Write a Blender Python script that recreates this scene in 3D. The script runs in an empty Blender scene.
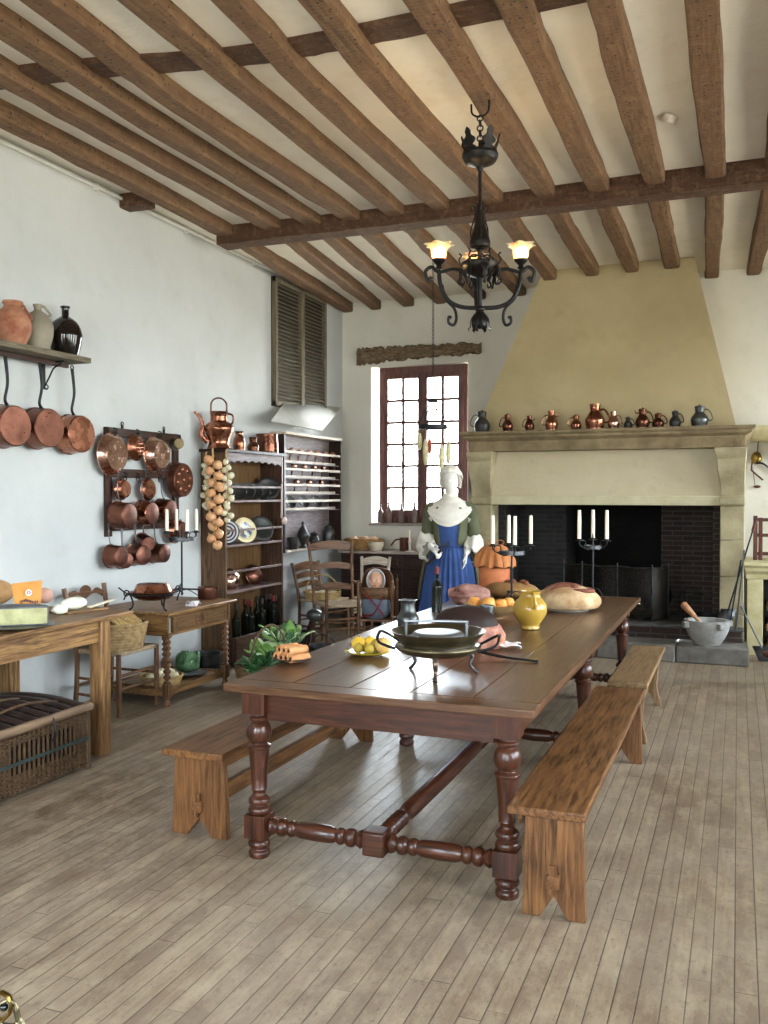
SKY=6.9
EXPO=3.2
BULB=22.
import bpy, bmesh, math, random
from mathutils import Vector, Matrix, Euler
R=math.radians; PI=math.pi
random.seed(7)
sc=bpy.context.scene; COL=sc.collection
# ---------- camera ----------
FPX=909.; H=1.62; YAW=R(21.28); PITCH=math.atan((512-494.)/FPX)
cam=bpy.data.cameras.new('camera'); co=bpy.data.objects.new('camera',cam); COL.objects.link(co)
cam.sensor_fit='VERTICAL'; cam.sensor_height=36.; cam.sensor_width=27.; cam.lens=FPX/1024.*36.
cam.clip_start=.05; cam.clip_end=200
co.location=(0,0,H); co.rotation_euler=(PI/2-PITCH,0,YAW); sc.camera=co
_f=Vector((-math.sin(YAW)*math.cos(PITCH),math.cos(YAW)*math.cos(PITCH),-math.sin(PITCH)))
_r=Vector((math.cos(YAW),math.sin(YAW),0)); _u=_r.cross(_f)
def W(px,py,x=None,y=None,z=None):
    """measured point of the photograph -> the room point on a known plane"""
    d=_f+_r*((px-384)/FPX)+_u*((512-py)/FPX)
    t=(z-H)/d.z if z is not None else (y/d.y if y is not None else x/d.x)
    return Vector((0,0,H))+d*t
# ---------- materials ----------
def lin(h):
    h=h.lstrip('#'); o=[]
    for i in (0,2,4):
        c=int(h[i:i+2],16)/255.; o.append(c/12.92 if c<=.04045 else ((c+.055)/1.055)**2.4)
    return (*o,1)
MATS={}
class NT:
    def __init__(s,name):
        s.m=bpy.data.materials.new(name); s.m.use_nodes=True; s.t=s.m.node_tree; s.n=s.t.nodes
        s.b=s.n['Principled BSDF']
    def add(s,t,**k):
        n=s.n.new(t)
        for a,v in k.items(): setattr(n,a,v)
        return n
    def link(s,a,b): s.t.links.new(a,b)
    def math(s,op,a,b=None,c=None):
        n=s.add('ShaderNodeMath',operation=op)
        for i,v in enumerate((a,b,c)):
            if v is None: continue
            if isinstance(v,(int,float)): n.inputs[i].default_value=v
            else: s.link(v,n.inputs[i])
        return n.outputs[0]
    def coords(s,stretch=(1,1,1),kind='Object',rand=True):
        tc=s.add('ShaderNodeTexCoord'); out=tc.outputs[kind]
        if rand:
            oi=s.add('ShaderNodeObjectInfo'); v=s.add('ShaderNodeVectorMath',operation='ADD')
            k=s.math('MULTIPLY',oi.outputs['Random'],13.7); s.link(out,v.inputs[0]); s.link(k,v.inputs[1]); out=v.outputs[0]
        mp=s.add('ShaderNodeMapping'); mp.inputs['Scale'].default_value=stretch; s.link(out,mp.inputs[0]); return mp.outputs[0]
    def noise(s,vec,scale,detail=4,rough=.55,dist=0):
        n=s.add('ShaderNodeTexNoise'); n.inputs['Scale'].default_value=scale; n.inputs['Detail'].default_value=detail
        n.inputs['Roughness'].default_value=rough; n.inputs['Distortion'].default_value=dist; s.link(vec,n.inputs['Vector']); return n.outputs['Fac']
    def ramp(s,fac,stops):
        r=s.add('ShaderNodeValToRGB'); e=r.color_ramp.elements
        while len(e)<len(stops): e.new(.5)
        for i,(p,c) in enumerate(stops): e[i].position=p; e[i].color=lin(c) if isinstance(c,str) else (c,c,c,1)
        s.link(fac,r.inputs[0]); return r.outputs[0]
    def mix(s,fac,a,b,mode='MIX'):
        n=s.add('ShaderNodeMix',data_type='RGBA',blend_type=mode)
        for i,v in ((0,fac),(6,a),(7,b)):
            if isinstance(v,(int,float)): n.inputs[i].default_value=v
            elif isinstance(v,str): n.inputs[i].default_value=lin(v)
            else: s.link(v,n.inputs[i])
        return n.outputs[2]
    def bump(s,h,strength=.3,dist=.01,prev=None):
        b=s.add('ShaderNodeBump'); b.inputs['Strength'].default_value=strength; b.inputs['Distance'].default_value=dist
        s.link(h,b.inputs['Height'])
        if prev: s.link(prev,b.inputs['Normal'])
        return b.outputs[0]
    def fin(s,col=None,rough=None,metal=None,normal=None,**k):
        for nm,v in (('Base Color',col),('Roughness',rough),('Metallic',metal),('Normal',normal)):
            if v is None: continue
            if isinstance(v,(int,float)): s.b.inputs[nm].default_value=v
            elif isinstance(v,str): s.b.inputs[nm].default_value=lin(v)
            else: s.link(v,s.b.inputs[nm])
        for a,v in k.items(): s.b.inputs[a.replace('_',' ')].default_value=v
        return s.m
def surf(name,c1,c2=None,scale=6,stretch=(1,1,1),rough=.6,metal=0,bump=.15,bscale=None,bdist=.004,detail=5,spread=.22,rvar=.0,dist=0,**k):
    if name in MATS: return MATS[name]
    t=NT(name); c2=c2 or c1; v=t.coords(stretch)
    n=t.noise(v,scale,detail,.6,dist)
    col=t.ramp(n,[(.5-spread,c1),(.5+spread,c2)])
    nb=t.noise(v,bscale or scale*4,4)
    r=rough
    if rvar:
        mr=t.add('ShaderNodeMapRange'); t.link(nb,mr.inputs[0]); mr.inputs[1].default_value=.3; mr.inputs[2].default_value=.7
        mr.inputs[3].default_value=rough-rvar; mr.inputs[4].default_value=rough+rvar; r=mr.outputs[0]
    if not metal and rough>.3 and 'Specular_IOR_Level' not in k: k['Specular_IOR_Level']=.3
    MATS[name]=t.fin(col,r,metal,t.bump(nb,bump,bdist) if bump else None,**k); return MATS[name]
def wood(name,c1,c2,axis='x',rough=.45,scale=9,bump=.25,c3=None):
    key=name+'_'+axis
    if key in MATS: return MATS[key]
    t=NT(key); st={'x':(.07,1,1),'y':(1,.07,1),'z':(1,1,.07)}[axis]
    v=t.coords(st); v2=t.coords((1,1,1))
    g=t.noise(v,scale*6,6,.62,.4); big=t.noise(v2,scale*.35,3)
    col=t.ramp(g,[(.38,c1),(.62,c2)])
    if c3: col=t.mix(t.ramp(big,[(.42,0.),(.68,.6)]),col,c3,'MIX')
    fine=t.noise(v,scale*18,3,.6); col=t.mix(t.ramp(fine,[(.32,.35),(.5,0.)]),col,c1,'MULTIPLY')
    col=t.mix(.5,col,t.ramp(big,[(.3,.45),(.7,1.)]),'MULTIPLY')
    MATS[key]=t.fin(col,rough,0,t.bump(g,bump,.003),Specular_IOR_Level=(.5 if name in ('tableoak','turned') else .28)); return MATS[key]
def W3(name): return {a:wood(name,*WOODS[name][:2],axis=a,**WOODS[name][2]) for a in 'xyz'}
WOODS={
 'pine':('#4a2f1b','#90643b',dict(rough=.4,c3='#6c482c')),
 'paleoak':('#755a3a','#9c7d5a',dict(rough=.5,c3='#826644')),
 'shelfwood':('#5c4640','#86706a',dict(rough=.5,bump=.1)),
 'tableoak':('#442a1a','#745236',dict(rough=.28,c3='#593a24',bump=.12)),
 'turned':('#2c160d','#5c3220',dict(rough=.3,c3='#40200f',bump=.1)),
 'darkwood':('#211410','#3e2820',dict(rough=.4,c3='#2c1c16')),
 'dresserwood':('#34221a','#644836',dict(rough=.45,c3='#4a3226')),
 'dressside':('#3c2a1c','#7a5a3c',dict(rough=.5,c3='#584028')),
 'rackwood':('#2e1c16','#493024',dict(rough=.55)),
 'greywood':('#5a5140','#857a64',dict(rough=.75,c3='#6c624e')),
 'worktable':('#583c24','#a8804f',dict(rough=.48,c3='#7a583a')),
 'chairwood':('#4a3020','#8e6848',dict(rough=.42,c3='#684834')),
 'joist':('#463122','#82613f',dict(rough=.85,c3='#684a33',bump=.8)),
 'beam':('#352015','#5e3f28',dict(rough=.8,c3='#4c301e',bump=.7)),
 'burgundy':('#64423c','#886058',dict(rough=.45,bump=.1)),
 'whitewood':('#b9aa98','#dccfbd',dict(rough=.6)),
 'plankgold':('#573c23','#7e5d39',dict(rough=.6,c3='#674a2a')),
 'lavender':('#706466','#8f8381',dict(rough=.6,bump=.1)),
 'redwood':('#48251c','#6e4136',dict(rough=.5)),
}
def wd(n,a='x'): return wood(n,WOODS[n][0],WOODS[n][1],axis=a,**WOODS[n][2])
iron=surf('iron','#141415','#2a2a2c',scale=20,rough=.5,metal=.6,bump=.2)
ironw=surf('wrought_iron','#0d0c0b','#1e1a17',scale=20,rough=.45,metal=.5,bump=.3)
steel=surf('grey_iron','#3a3a3c','#626264',scale=14,rough=.45,metal=.8,bump=.2)
copper=surf('copper','#8a5640','#b47c62',scale=3,spread=.4,rough=.27,metal=1,bump=.12,bscale=14,bdist=.006,rvar=.1)
copperd=surf('dark_copper','#48291f','#7c5240',scale=6,rough=.3,metal=1,bump=.18,bscale=16,bdist=.006,rvar=.12)
copperm=surf('matte_copper','#5a382c','#8a5c4a',scale=7,rough=.36,metal=.95,bump=.1,bscale=30,rvar=.1)
coppersh=surf('tinned_copper','#a8806e','#c8a696',scale=9,rough=.22,metal=1,bump=.3,bscale=16,bdist=.01,rvar=.1)
brass=surf('brass','#6b5526','#a88a4a',scale=7,rough=.3,metal=1,bump=.1)
brassd=surf('old_brass','#4a4230','#7c7258',scale=7,rough=.35,metal=.9,bump=.15)
pewter=surf('pewter','#3e4040','#6c6e6c',scale=7,rough=.35,metal=.85,bump=.15)
pewterd=surf('dark_pewter','#1c1c1a','#3a3a36',scale=7,rough=.42,metal=.35,bump=.15)
tin=surf('tin','#74787a','#9a9d9e',scale=5,rough=.42,metal=.95,bump=.2,bscale=8)
wax=surf('wax','#e9e2c8','#f4efdc',scale=5,rough=.45,bump=.05,Subsurface_Weight=.15)
plate_m=surf('white_glaze','#cfc8bc','#e8e2d6',rough=.2,bump=.02)
stone=surf('limestone','#857a5e','#bcb08c',scale=4,rough=.9,bump=.8,bscale=40,bdist=.006,spread=.28)
stoneg=surf('grey_stone','#6e6d68','#a6a49c',scale=9,rough=.85,bump=.7,bscale=40,bdist=.008)
mortarst=surf('mortar_stone','#84837f','#a8a7a2',scale=14,rough=.8,bump=.4,bscale=60,bdist=.003)
terra=surf('terracotta','#a45832','#c67a4c',scale=10,rough=.6,bump=.3,bscale=25)
straw=surf('straw','#8c6f42','#c6a870',scale=30,rough=.8,bump=.5,bscale=60)
rush=surf('rush','#8a7258','#b8a486',scale=30,rough=.8,bump=.5,bscale=60)
linen=surf('linen','#c9c2b4','#e2dccf',scale=8,rough=.9,bump=.2)
bluec=surf('blue_cloth','#2b406c','#3c5486',scale=5,rough=.9,bump=.3,bscale=120,bdist=.001)
greenc=surf('green_cloth','#4c4e38','#62644a',scale=6,rough=.9,bump=.3,bscale=120,bdist=.001)
mannm=surf('mannequin','#c6c0b6','#dcd7ce',rough=.5,bump=.05)
# ---------- mesh building ----------
class MB:
    def __init__(s): s.v=[]; s.f=[]; s.mi=[]; s.cm=0
    def add(s,vs,fs,M=None):
        o=len(s.v)
        s.v+= [tuple(M@Vector(p)) if M else tuple(p) for p in vs]
        s.f+= [tuple(i+o for i in f) for f in fs]; s.mi+=[s.cm]*len(fs); return s
    def mat(s,i): s.cm=i; return s
    def box(s,x0,x1,y0,y1,z0,z1,M=None,seg=1):
        v=[(x,y,z) for x in (x0,x1) for y in (y0,y1) for z in (z0,z1)]
        return s.add(v,[(0,1,3,2),(4,6,7,5),(0,4,5,1),(2,3,7,6),(0,2,6,4),(1,5,7,3)],M)
    def cbox(s,c,sz,M=None,rot=None):
        T=Matrix.Translation(c)
        if rot: T=T@Euler(rot).to_matrix().to_4x4()
        if M: T=M@T
        a,b,d=[k/2 for k in sz]; return s.box(-a,a,-b,b,-d,d,T)
    def beam(s,p,q,w,h,up=(0,0,1)):
        p=Vector(p);q=Vector(q);d=q-p;L=d.length;d.normalize();u=Vector(up)
        if abs(d.dot(u))>.98:u=Vector((1,0,0))
        sd=d.cross(u).normalized();u=sd.cross(d)
        M=Matrix(((d.x,sd.x,u.x,p.x),(d.y,sd.y,u.y,p.y),(d.z,sd.z,u.z,p.z),(0,0,0,1)))
        return s.box(0,L,-w/2,w/2,-h/2,h/2,M)
    def lathe(s,prof,M=None,seg=24,sx=1,sy=1,ripple=None,arc=None):
        """prof [(r,z)] about Z"""
        v=[];f=[];n=len(prof); full=arc is None; A=arc or (0,2*PI); m=seg if full else seg+1
        for j in range(m):
            a=A[0]+(A[1]-A[0])*j/seg
            for i,(r,z) in enumerate(prof):
                rr=r*(1+(ripple(a,i,z) if ripple else 0))
                v.append((rr*math.cos(a)*sx,rr*math.sin(a)*sy,z))
        for j in range(seg):
            k=(j+1)%m
            for i in range(n-1):
                q=(j*n+i,k*n+i,k*n+i+1,j*n+i+1); f.append(q)
        return s.add(v,f,M)
    def tube(s,pts,r,seg=8,closed=False,cap=True,flat=None):
        pts=[Vector(p) for p in pts]; n=len(pts); rs=r if isinstance(r,(list,tuple)) else [r]*n
        T=[]
        for i in range(n):
            a=pts[(i-1)%n] if (closed or i>0) else pts[i]; b=pts[(i+1)%n] if (closed or i<n-1) else pts[i]
            d=b-a; T.append(d.normalized() if d.length>1e-9 else Vector((0,0,1)))
        up=Vector((0,0,1)) if abs(T[0].z)<.9 else Vector((1,0,0)); v=[];f=[]
        sd=T[0].cross(up).normalized()
        for i in range(n):
            sd=(sd-T[i]*sd.dot(T[i]))
            sd=sd.normalized() if sd.length>1e-6 else T[i].orthogonal().normalized()
            u=T[i].cross(sd)
            for j in range(seg):
                a=2*PI*j/seg; k=flat or 1
                v.append(pts[i]+sd*math.cos(a)*rs[i]+u*math.sin(a)*rs[i]*k)
        for i in range(n if closed else n-1):
            k=(i+1)%n
            for j in range(seg): f.append((i*seg+j,i*seg+(j+1)%seg,k*seg+(j+1)%seg,k*seg+j))
        if cap and not closed:
            f.append(tuple(range(seg-1,-1,-1))); f.append(tuple((n-1)*seg+j for j in range(seg)))
        return s.add(v,f)
    def ring(s,c,R_,r,axis='z',n=20,seg=6,flat=None):
        c=Vector(c);P=[]
        for i in range(n):
            a=2*PI*i/n;x,y=R_*math.cos(a),R_*math.sin(a)
            P.append(c+Vector({'z':(x,y,0),'x':(0,x,y),'y':(x,0,y)}[axis]))
        return s.tube(P,r,seg,closed=True,flat=flat)
    def prism(s,poly,t,M=None):
        """poly in local XZ, thickness along Y centred"""
        n=len(poly); v=[(x,-t/2,z) for x,z in poly]+[(x,t/2,z) for x,z in poly]
        f=[tuple(range(n)),tuple(range(2*n-1,n-1,-1))]+[(i,i+n,(i+1)%n+n,(i+1)%n) for i in range(n)]
        return s.add(v,f,M)
    def ball(s,c,r,sc=(1,1,1),seg=16,rings=10,M=None,fn=None):
        v=[];f=[];c=Vector(c)
        for i in range(rings+1):
            t=PI*i/rings
            for j in range(seg):
                a=2*PI*j/seg; d=Vector((math.sin(t)*math.cos(a),math.sin(t)*math.sin(a),math.cos(t)))
                k=1+(fn(d) if fn else 0); v.append(c+Vector((d.x*sc[0],d.y*sc[1],d.z*sc[2]))*r*k)
        for i in range(rings):
            for j in range(seg): f.append((i*seg+j,(i+1)*seg+j,(i+1)*seg+(j+1)%seg,i*seg+(j+1)%seg))
        return s.add(v,f,M)
    def loft(s,rings,M=None,cap=False,closed=True):
        n=len(rings[0]); v=[p for r in rings for p in r]; f=[]
        for i in range(len(rings)-1):
            for j in range(n if closed else n-1): f.append((i*n+j,i*n+(j+1)%n,(i+1)*n+(j+1)%n,(i+1)*n+j))
        if cap: f.append(tuple(range(n-1,-1,-1))); f.append(tuple((len(rings)-1)*n+j for j in range(n)))
        return s.add(v,f,M)
    def grid(s,fn,nu,nv,M=None):
        v=[fn(i/nu,j/nv) for i in range(nu+1) for j in range(nv+1)]
        f=[(i*(nv+1)+j,(i+1)*(nv+1)+j,(i+1)*(nv+1)+j+1,i*(nv+1)+j+1) for i in range(nu) for j in range(nv)]
        return s.add(v,f,M)
    def build(s,name,mat,parent=None,ang=38,bevel=0,loc=None,rot=None,solid=0,subsurf=0,wn=False):
        me=bpy.data.meshes.new(name); me.from_pydata([tuple(p) for p in s.v],[],s.f); me.validate(); 
        bm=bmesh.new(); bm.from_mesh(me); bmesh.ops.remove_doubles(bm,verts=bm.verts,dist=1e-6)
        bmesh.ops.recalc_face_normals(bm,faces=bm.faces); bm.to_mesh(me); bm.free()
        for m in (mat if isinstance(mat,(list,tuple)) else [mat]): me.materials.append(m)
        if isinstance(mat,(list,tuple)) and len(me.polygons)==len(s.mi):
            me.polygons.foreach_set('material_index',s.mi)
        me.polygons.foreach_set('use_smooth',[True]*len(me.polygons)); me.set_sharp_from_angle(angle=R(ang))
        o=bpy.data.objects.new(name,me); COL.objects.link(o)
        if parent: o.parent=parent
        if loc is not None: o.location=loc
        if rot is not None: o.rotation_euler=rot
        if solid:
            md=o.modifiers.new('solid','SOLIDIFY'); md.thickness=solid; md.offset=0
        if bevel:
            md=o.modifiers.new('bevel','BEVEL'); md.width=bevel; md.segments=2; md.limit_method='ANGLE'; md.angle_limit=R(40)
        if subsurf:
            md=o.modifiers.new('sub','SUBSURF'); md.levels=md.render_levels=subsurf
        return o
def tag(o,label,cat,group=None):
    o['label']=label; o['category']=cat
    if group: o['group']=group
    return o
def thing(name,label,cat,loc=(0,0,0),rz=0,group=None):
    o=bpy.data.objects.new(name,None); COL.objects.link(o); o.empty_display_size=.1
    o.location=loc; o.rotation_euler=(0,0,rz); return tag(o,label,cat,group)
def struct(o): o['kind']='structure'; return o
def kids(o): return [c for c in COL.objects if c.parent==o]
def dup(root,loc,rz=None,label=None,scale=None,group=None,rot=None):
    def cp(o,par):
        c=o.copy(); COL.objects.link(c)
        if par: c.parent=par
        for k in kids(o): cp(k,c)
        return c
    r=cp(root,None); r.location=loc
    if rz is not None: r.rotation_euler=(0,0,rz)
    if rot is not None: r.rotation_euler=rot
    if label: r['label']=label
    if scale: r.scale=(scale,)*3
    if group: r['group']=group
    return r
RX90=Matrix.Rotation(PI/2,4,'Y')   # z axis -> +x
def arcpts(c,r,a0,a1,n,plane='xz'):
    c=Vector(c); out=[]
    for i in range(n+1):
        a=a0+(a1-a0)*i/n; p,q=r*math.cos(a),r*math.sin(a)
        out.append(c+Vector({'xz':(p,0,q),'xy':(p,q,0),'yz':(0,p,q)}[plane]))
    return out
def smooth(pts,n=6):
    pts=[Vector(p) for p in pts]; P=[pts[0]]+pts+[pts[-1]]; out=[]
    for i in range(1,len(P)-2):
        for k in range(n):
            t=k/n; a,b,c,d=P[i-1:i+3]
            out.append(.5*((2*b)+(c-a)*t+(2*a-5*b+4*c-d)*t*t+(3*b-3*c+d-a)*t**3))
    out.append(pts[-1]); return out
def sprof(pts,n=5):
    return [(max(p.x,0),p.y) for p in smooth([(r,z,0) for r,z in pts],n)]
# ================= SETTING =================
XL,XR,YB,YR=-4.75,2.9,10.72,-2.2
CZ=4.085; JB=3.97
# floor boards
def floor_mat():
    t=NT('floor_boards'); tc=t.add('ShaderNodeTexCoord'); sp=t.add('ShaderNodeSeparateXYZ'); t.link(tc.outputs['Object'],sp.inputs[0])
    bw=.0725
    xr=t.math('DIVIDE',sp.outputs[0],bw); row=t.math('FLOOR',xr); fx=t.math('FRACT',xr)
    wn=t.add('ShaderNodeTexWhiteNoise',noise_dimensions='1D'); t.link(row,wn.inputs['W'])
    ln=t.math('MULTIPLY_ADD',wn.outputs['Value'],.6,.95)
    yy=t.math('DIVIDE',t.math('ADD',sp.outputs[1],t.math('MULTIPLY',wn.outputs['Value'],37.)),ln)
    idx=t.math('FLOOR',yy); fy=t.math('FRACT',yy)
    cv=t.add('ShaderNodeCombineXYZ'); t.link(row,cv.inputs[0]); t.link(idx,cv.inputs[1])
    w2=t.add('ShaderNodeTexWhiteNoise',noise_dimensions='2D'); t.link(cv.outputs[0],w2.inputs['Vector'])
    ex=t.math('MINIMUM',fx,t.math('SUBTRACT',1,fx)); ey=t.math('MULTIPLY',t.math('MINIMUM',fy,t.math('SUBTRACT',1,fy)),22.)
    # gap width differs from joint to joint
    e=t.math('MINIMUM',ex,ey); gw=t.math('MULTIPLY_ADD',wn.outputs['Value'],.018,.012)
    gap=t.math('LESS_THAN',e,gw)
    soft=t.ramp(e,[(.0,0.),(.05,1.)])
    v=t.coords((1,.06,1),rand=False); off=t.add('ShaderNodeVectorMath',operation='ADD'); t.link(v,off.inputs[0]); t.link(w2.outputs['Color'],off.inputs[1])
    g=t.noise(off.outputs[0],45,6,.65,.3)
    v2=t.coords((1,1,1),rand=False); v3=t.coords((1,.45,1),rand=False); big=t.noise(v2,1.1,5,.6); med=t.noise(v3,9,8,.75); sm=t.noise(v3,38,6,.75)
    col=t.ramp(g,[(.3,'#6e5b48'),(.7,'#9a866d')])
    col=t.mix(t.math('MULTIPLY',w2.outputs['Value'],.8),col,'#65503d')
    col=t.mix(t.ramp(big,[(.35,0.),(.7,.55)]),col,'#988b7b')
    col=t.mix(t.ramp(med,[(.44,0.),(.66,.6)]),col,'#b6a58a')
    col=t.mix(t.ramp(sm,[(.32,.6),(.46,0.)]),col,'#5a483a')
    st=t.noise(v2,3.3,3,.5); col=t.mix(t.ramp(st,[(.66,0.),(.74,.35)]),col,'#5c4a3c')
    col=t.mix(t.math('MULTIPLY',t.math('SUBTRACT',1,soft),.25),col,'#4c3e33')
    col=t.mix(t.math('MULTIPLY',gap,.85),col,'#2e241d')
    hgt=t.math('ADD',t.math('MULTIPLY',soft,1.),t.math('MULTIPLY',g,.25))
    rr=t.ramp(med,[(.3,.36),(.7,.58)])
    return t.fin(col,rr,0,t.bump(hgt,.35,.004))
def plaster_mat(name,c1,c2,stain,vs=1.,strength=.3):
    t=NT(name); v=t.coords((1,1,1),rand=False); a=t.noise(v,.9*vs,5,.6); b=t.noise(v,3.5*vs,6,.65); c=t.noise(v,30,5,.6)
    vs2=t.coords((1,1,.25),rand=False); d=t.noise(vs2,2.2,4,.6)
    col=t.ramp(a,[(.3,c1),(.7,c2)]); col=t.mix(t.ramp(b,[(.55,0.),(.8,.4)]),col,stain); col=t.mix(t.ramp(d,[(.6,0.),(.8,.35)]),col,stain)
    h=t.math('ADD',t.math('MULTIPLY',b,3.),c)
    return t.fin(col,.85,0,t.bump(h,strength,.008))
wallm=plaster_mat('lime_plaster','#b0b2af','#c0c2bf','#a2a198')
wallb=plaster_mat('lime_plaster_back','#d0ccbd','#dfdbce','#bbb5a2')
ceilm=plaster_mat('ceiling_plaster','#e2dccd','#efeade','#d0bda0',1.3,.5)
hoodm=plaster_mat('ochre_plaster','#a8986e','#bdac84','#968660',1.,.25)
struct(MB().box(XL-.3,XR+.3,YR-.3,YB+1.2,-.1,0).build('floor',floor_mat()))
struct(MB().grid(lambda u,v:(XL-.3+(XR-XL+.6)*u,YR-.3+(YB-YR+1.)*v,CZ+.012*math.sin(9*u+3*v)+.01*math.sin(23*v)),30,40).build('ceiling',ceilm,solid=.04))
def wall_with_holes(name,fixed,axis,a0,a1,z0,z1,th,holes,mat):
    """axis 'x': wall plane x=fixed running along y; th outward sign"""
    m=MB(); cuts=sorted({a0,a1,*[h[0] for h in holes],*[h[1] for h in holes]}); zc=sorted({z0,z1,*[h[2] for h in holes],*[h[3] for h in holes]})
    for i in range(len(cuts)-1):
        for j in range(len(zc)-1):
            ca,cz=(cuts[i]+cuts[i+1])/2,(zc[j]+zc[j+1])/2
            if any(h[0]<ca<h[1] and h[2]<cz<h[3] for h in holes): continue
            lo,hi=min(fixed,fixed+th),max(fixed,fixed+th)
            if axis=='x': m.box(lo,hi,cuts[i],cuts[i+1],zc[j],zc[j+1])
            else: m.box(cuts[i],cuts[i+1],lo,hi,zc[j],zc[j+1])
    return struct(m.build(name,mat))
# back window measured on the back wall
wl,wr=W(379,369,y=YB+.12).x,W(467.5,364,y=YB+.12).x; wb,wt=W(467,524,y=YB).z,W(420,366,y=YB+.12).z
hl=W(371,400,y=YB).x
BW=(hl,wr+.04,wb,wt)
wall_with_holes('wall_back',YB,'y',XL-.3,XR+.3,0,CZ+.2,.34,[BW,(-2.45,-.18,0,1.7)],wallb)
wall_with_holes('wall_left',XL,'x',YR-.3,YB+.3,0,CZ+.2,-.3,[],wallm)
RW=[(-1.3,0.,.85,3.4),(1.1,2.4,.85,3.4),(3.5,4.8,.85,3.4),(5.9,7.2,.85,3.4),(8.3,9.6,.85,3.4)]
wall_with_holes('wall_right',XR,'x',YR-.3,YB+.3,0,CZ+.2,.35,RW,wallm)
RR=[(-3.3,-1.9,.85,3.4),(-.3,1.1,.85,3.4)]
wall_with_holes('wall_rear',YR,'y',XL-.3,XR+.3,0,CZ+.2,-.35,RR,wallm)
def glass_mat():
    t=NT('window_glass'); n=t.n; n.remove(t.b); out=n['Material Output']
    tr=t.add('ShaderNodeBsdfTransparent'); tr.inputs[0].default_value=(.95,.97,.96,1); gl=t.add('ShaderNodeBsdfGlossy'); gl.inputs['Roughness'].default_value=.03
    fr=t.add('ShaderNodeFresnel'); mx=t.add('ShaderNodeMixShader'); t.link(fr.outputs[0],mx.inputs[0]); t.link(tr.outputs[0],mx.inputs[1]); t.link(gl.outputs[0],mx.inputs[2]); t.link(mx.outputs[0],out.inputs[0]); return t.m
glassm=glass_mat()
def casement(name,label,w,h,loc,rz,cols=2,rows=6,group=None):
    """double casement, local x across, z up, front towards -y"""
    r=thing(name,label,'window',loc,rz); struct(r); fw=.055
    m=MB(); 
    m.box(0,fw,-.04,.04,0,h).box(w-fw,w,-.04,.04,0,h).box(fw,w-fw,-.04,.04,0,.08).box(fw,w-fw,-.04,.04,h-.09,h)
    m.build('window_frame',wd('burgundy','z'),r,bevel=.006)
    for s in (0,1):
        x0=fw+.004 if s==0 else w/2; x1=w/2 if s==0 else w-fw-.004; z0,z1=.079,h-.089
        l=MB(); t=.06
        l.box(x0,x0+t,-.055,.01,z0,z1).box(x1-t,x1,-.055,.01,z0,z1).box(x0+t,x1-t,-.055,.01,z0,z0+.09).box(x0+t,x1-t,-.055,.01,z1-.06,z1)
        ix0,ix1,iz0,iz1=x0+t,x1-t,z0+.09,z1-.06
        for c in range(1,cols): xx=ix0+(ix1-ix0)*c/cols; l.box(xx-.018,xx+.018,-.045,.0,iz0,iz1)
        for k in range(1,rows): zz=iz0+(iz1-iz0)*k/rows; l.box(ix0,ix1,-.0445,-.0005,zz-.017,zz+.017)
        sash=l.build('sash',wd('burgundy','z'),r,bevel=.004)
        g=MB().box(ix0,ix1,-.024,-.020,iz0,iz1); g.build('glass_panes',glassm,sash)
    return r
wn=casement('window_1','tall double casement window with dark red frame beside the chimney',wr-wl,wt-wb,(wl,YB+.17,wb),0)
# sill board
struct(MB().box(W(369,524,y=YB-.06).x,wr+.06,YB-.07,YB+.3,wb-.03,wb).build('trim_1',surf('sill_stone','#8d857a','#a8a196',rough=.7),bevel=.006))
for i,(a,b,c,d) in enumerate(RW): casement('window_%d'%(i+2),'casement window in the right wall',b-a,d-c,(XR+.2,b,c),-PI/2)
for i,(a,b,c,d) in enumerate(RR): casement('window_%d'%(i+7),'casement window in the wall behind',b-a,d-c,(b,YR-.2,c),PI)
# rough timber lintel over window
def rough_beam(name,pts,hs,ws,mat,amp=.012,n=26,seed=1,tag_=True):
    rnd=random.Random(seed); rings=[]; P=smooth(pts,n)
    for i,p in enumerate(P):
        t=i/(len(P)-1); h=hs[0]+(hs[1]-hs[0])*t; w=ws; ring=[]
        for j in range(12):
            a=[(-1,-1),(-.35,-1),(.35,-1),(1,-1),(1,-.35),(1,.35),(1,1),(.35,1),(-.35,1),(-1,1),(-1,.35),(-1,-.35)][j]
            k=.97 if abs(a[0])==1 and abs(a[1])==1 else 1
            ring.append((p[0],p[1]+a[0]*w/2*k+rnd.uniform(-amp,amp)*.5,p[2]+a[1]*h/2*k+rnd.uniform(-amp,amp)))
        rings.append(ring)
    o=MB().loft(rings,cap=True).build(name,mat,ang=50)
    return o
a=W(358,357,y=YB-.03);b=W(420,352,y=YB-.03);c=W(481,350,y=YB-.03)
lt=struct(rough_beam('trim_2',[a,a.lerp(b,.5)+Vector((0,0,.0)),b,c+Vector((0,0,.02))],(.19,.11),.1,wood('lintelwood','#463627','#a08a6c',rough=.95,scale=14,bump=1.2,c3='#6a5640'),amp=.028,n=16,seed=4))
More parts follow.
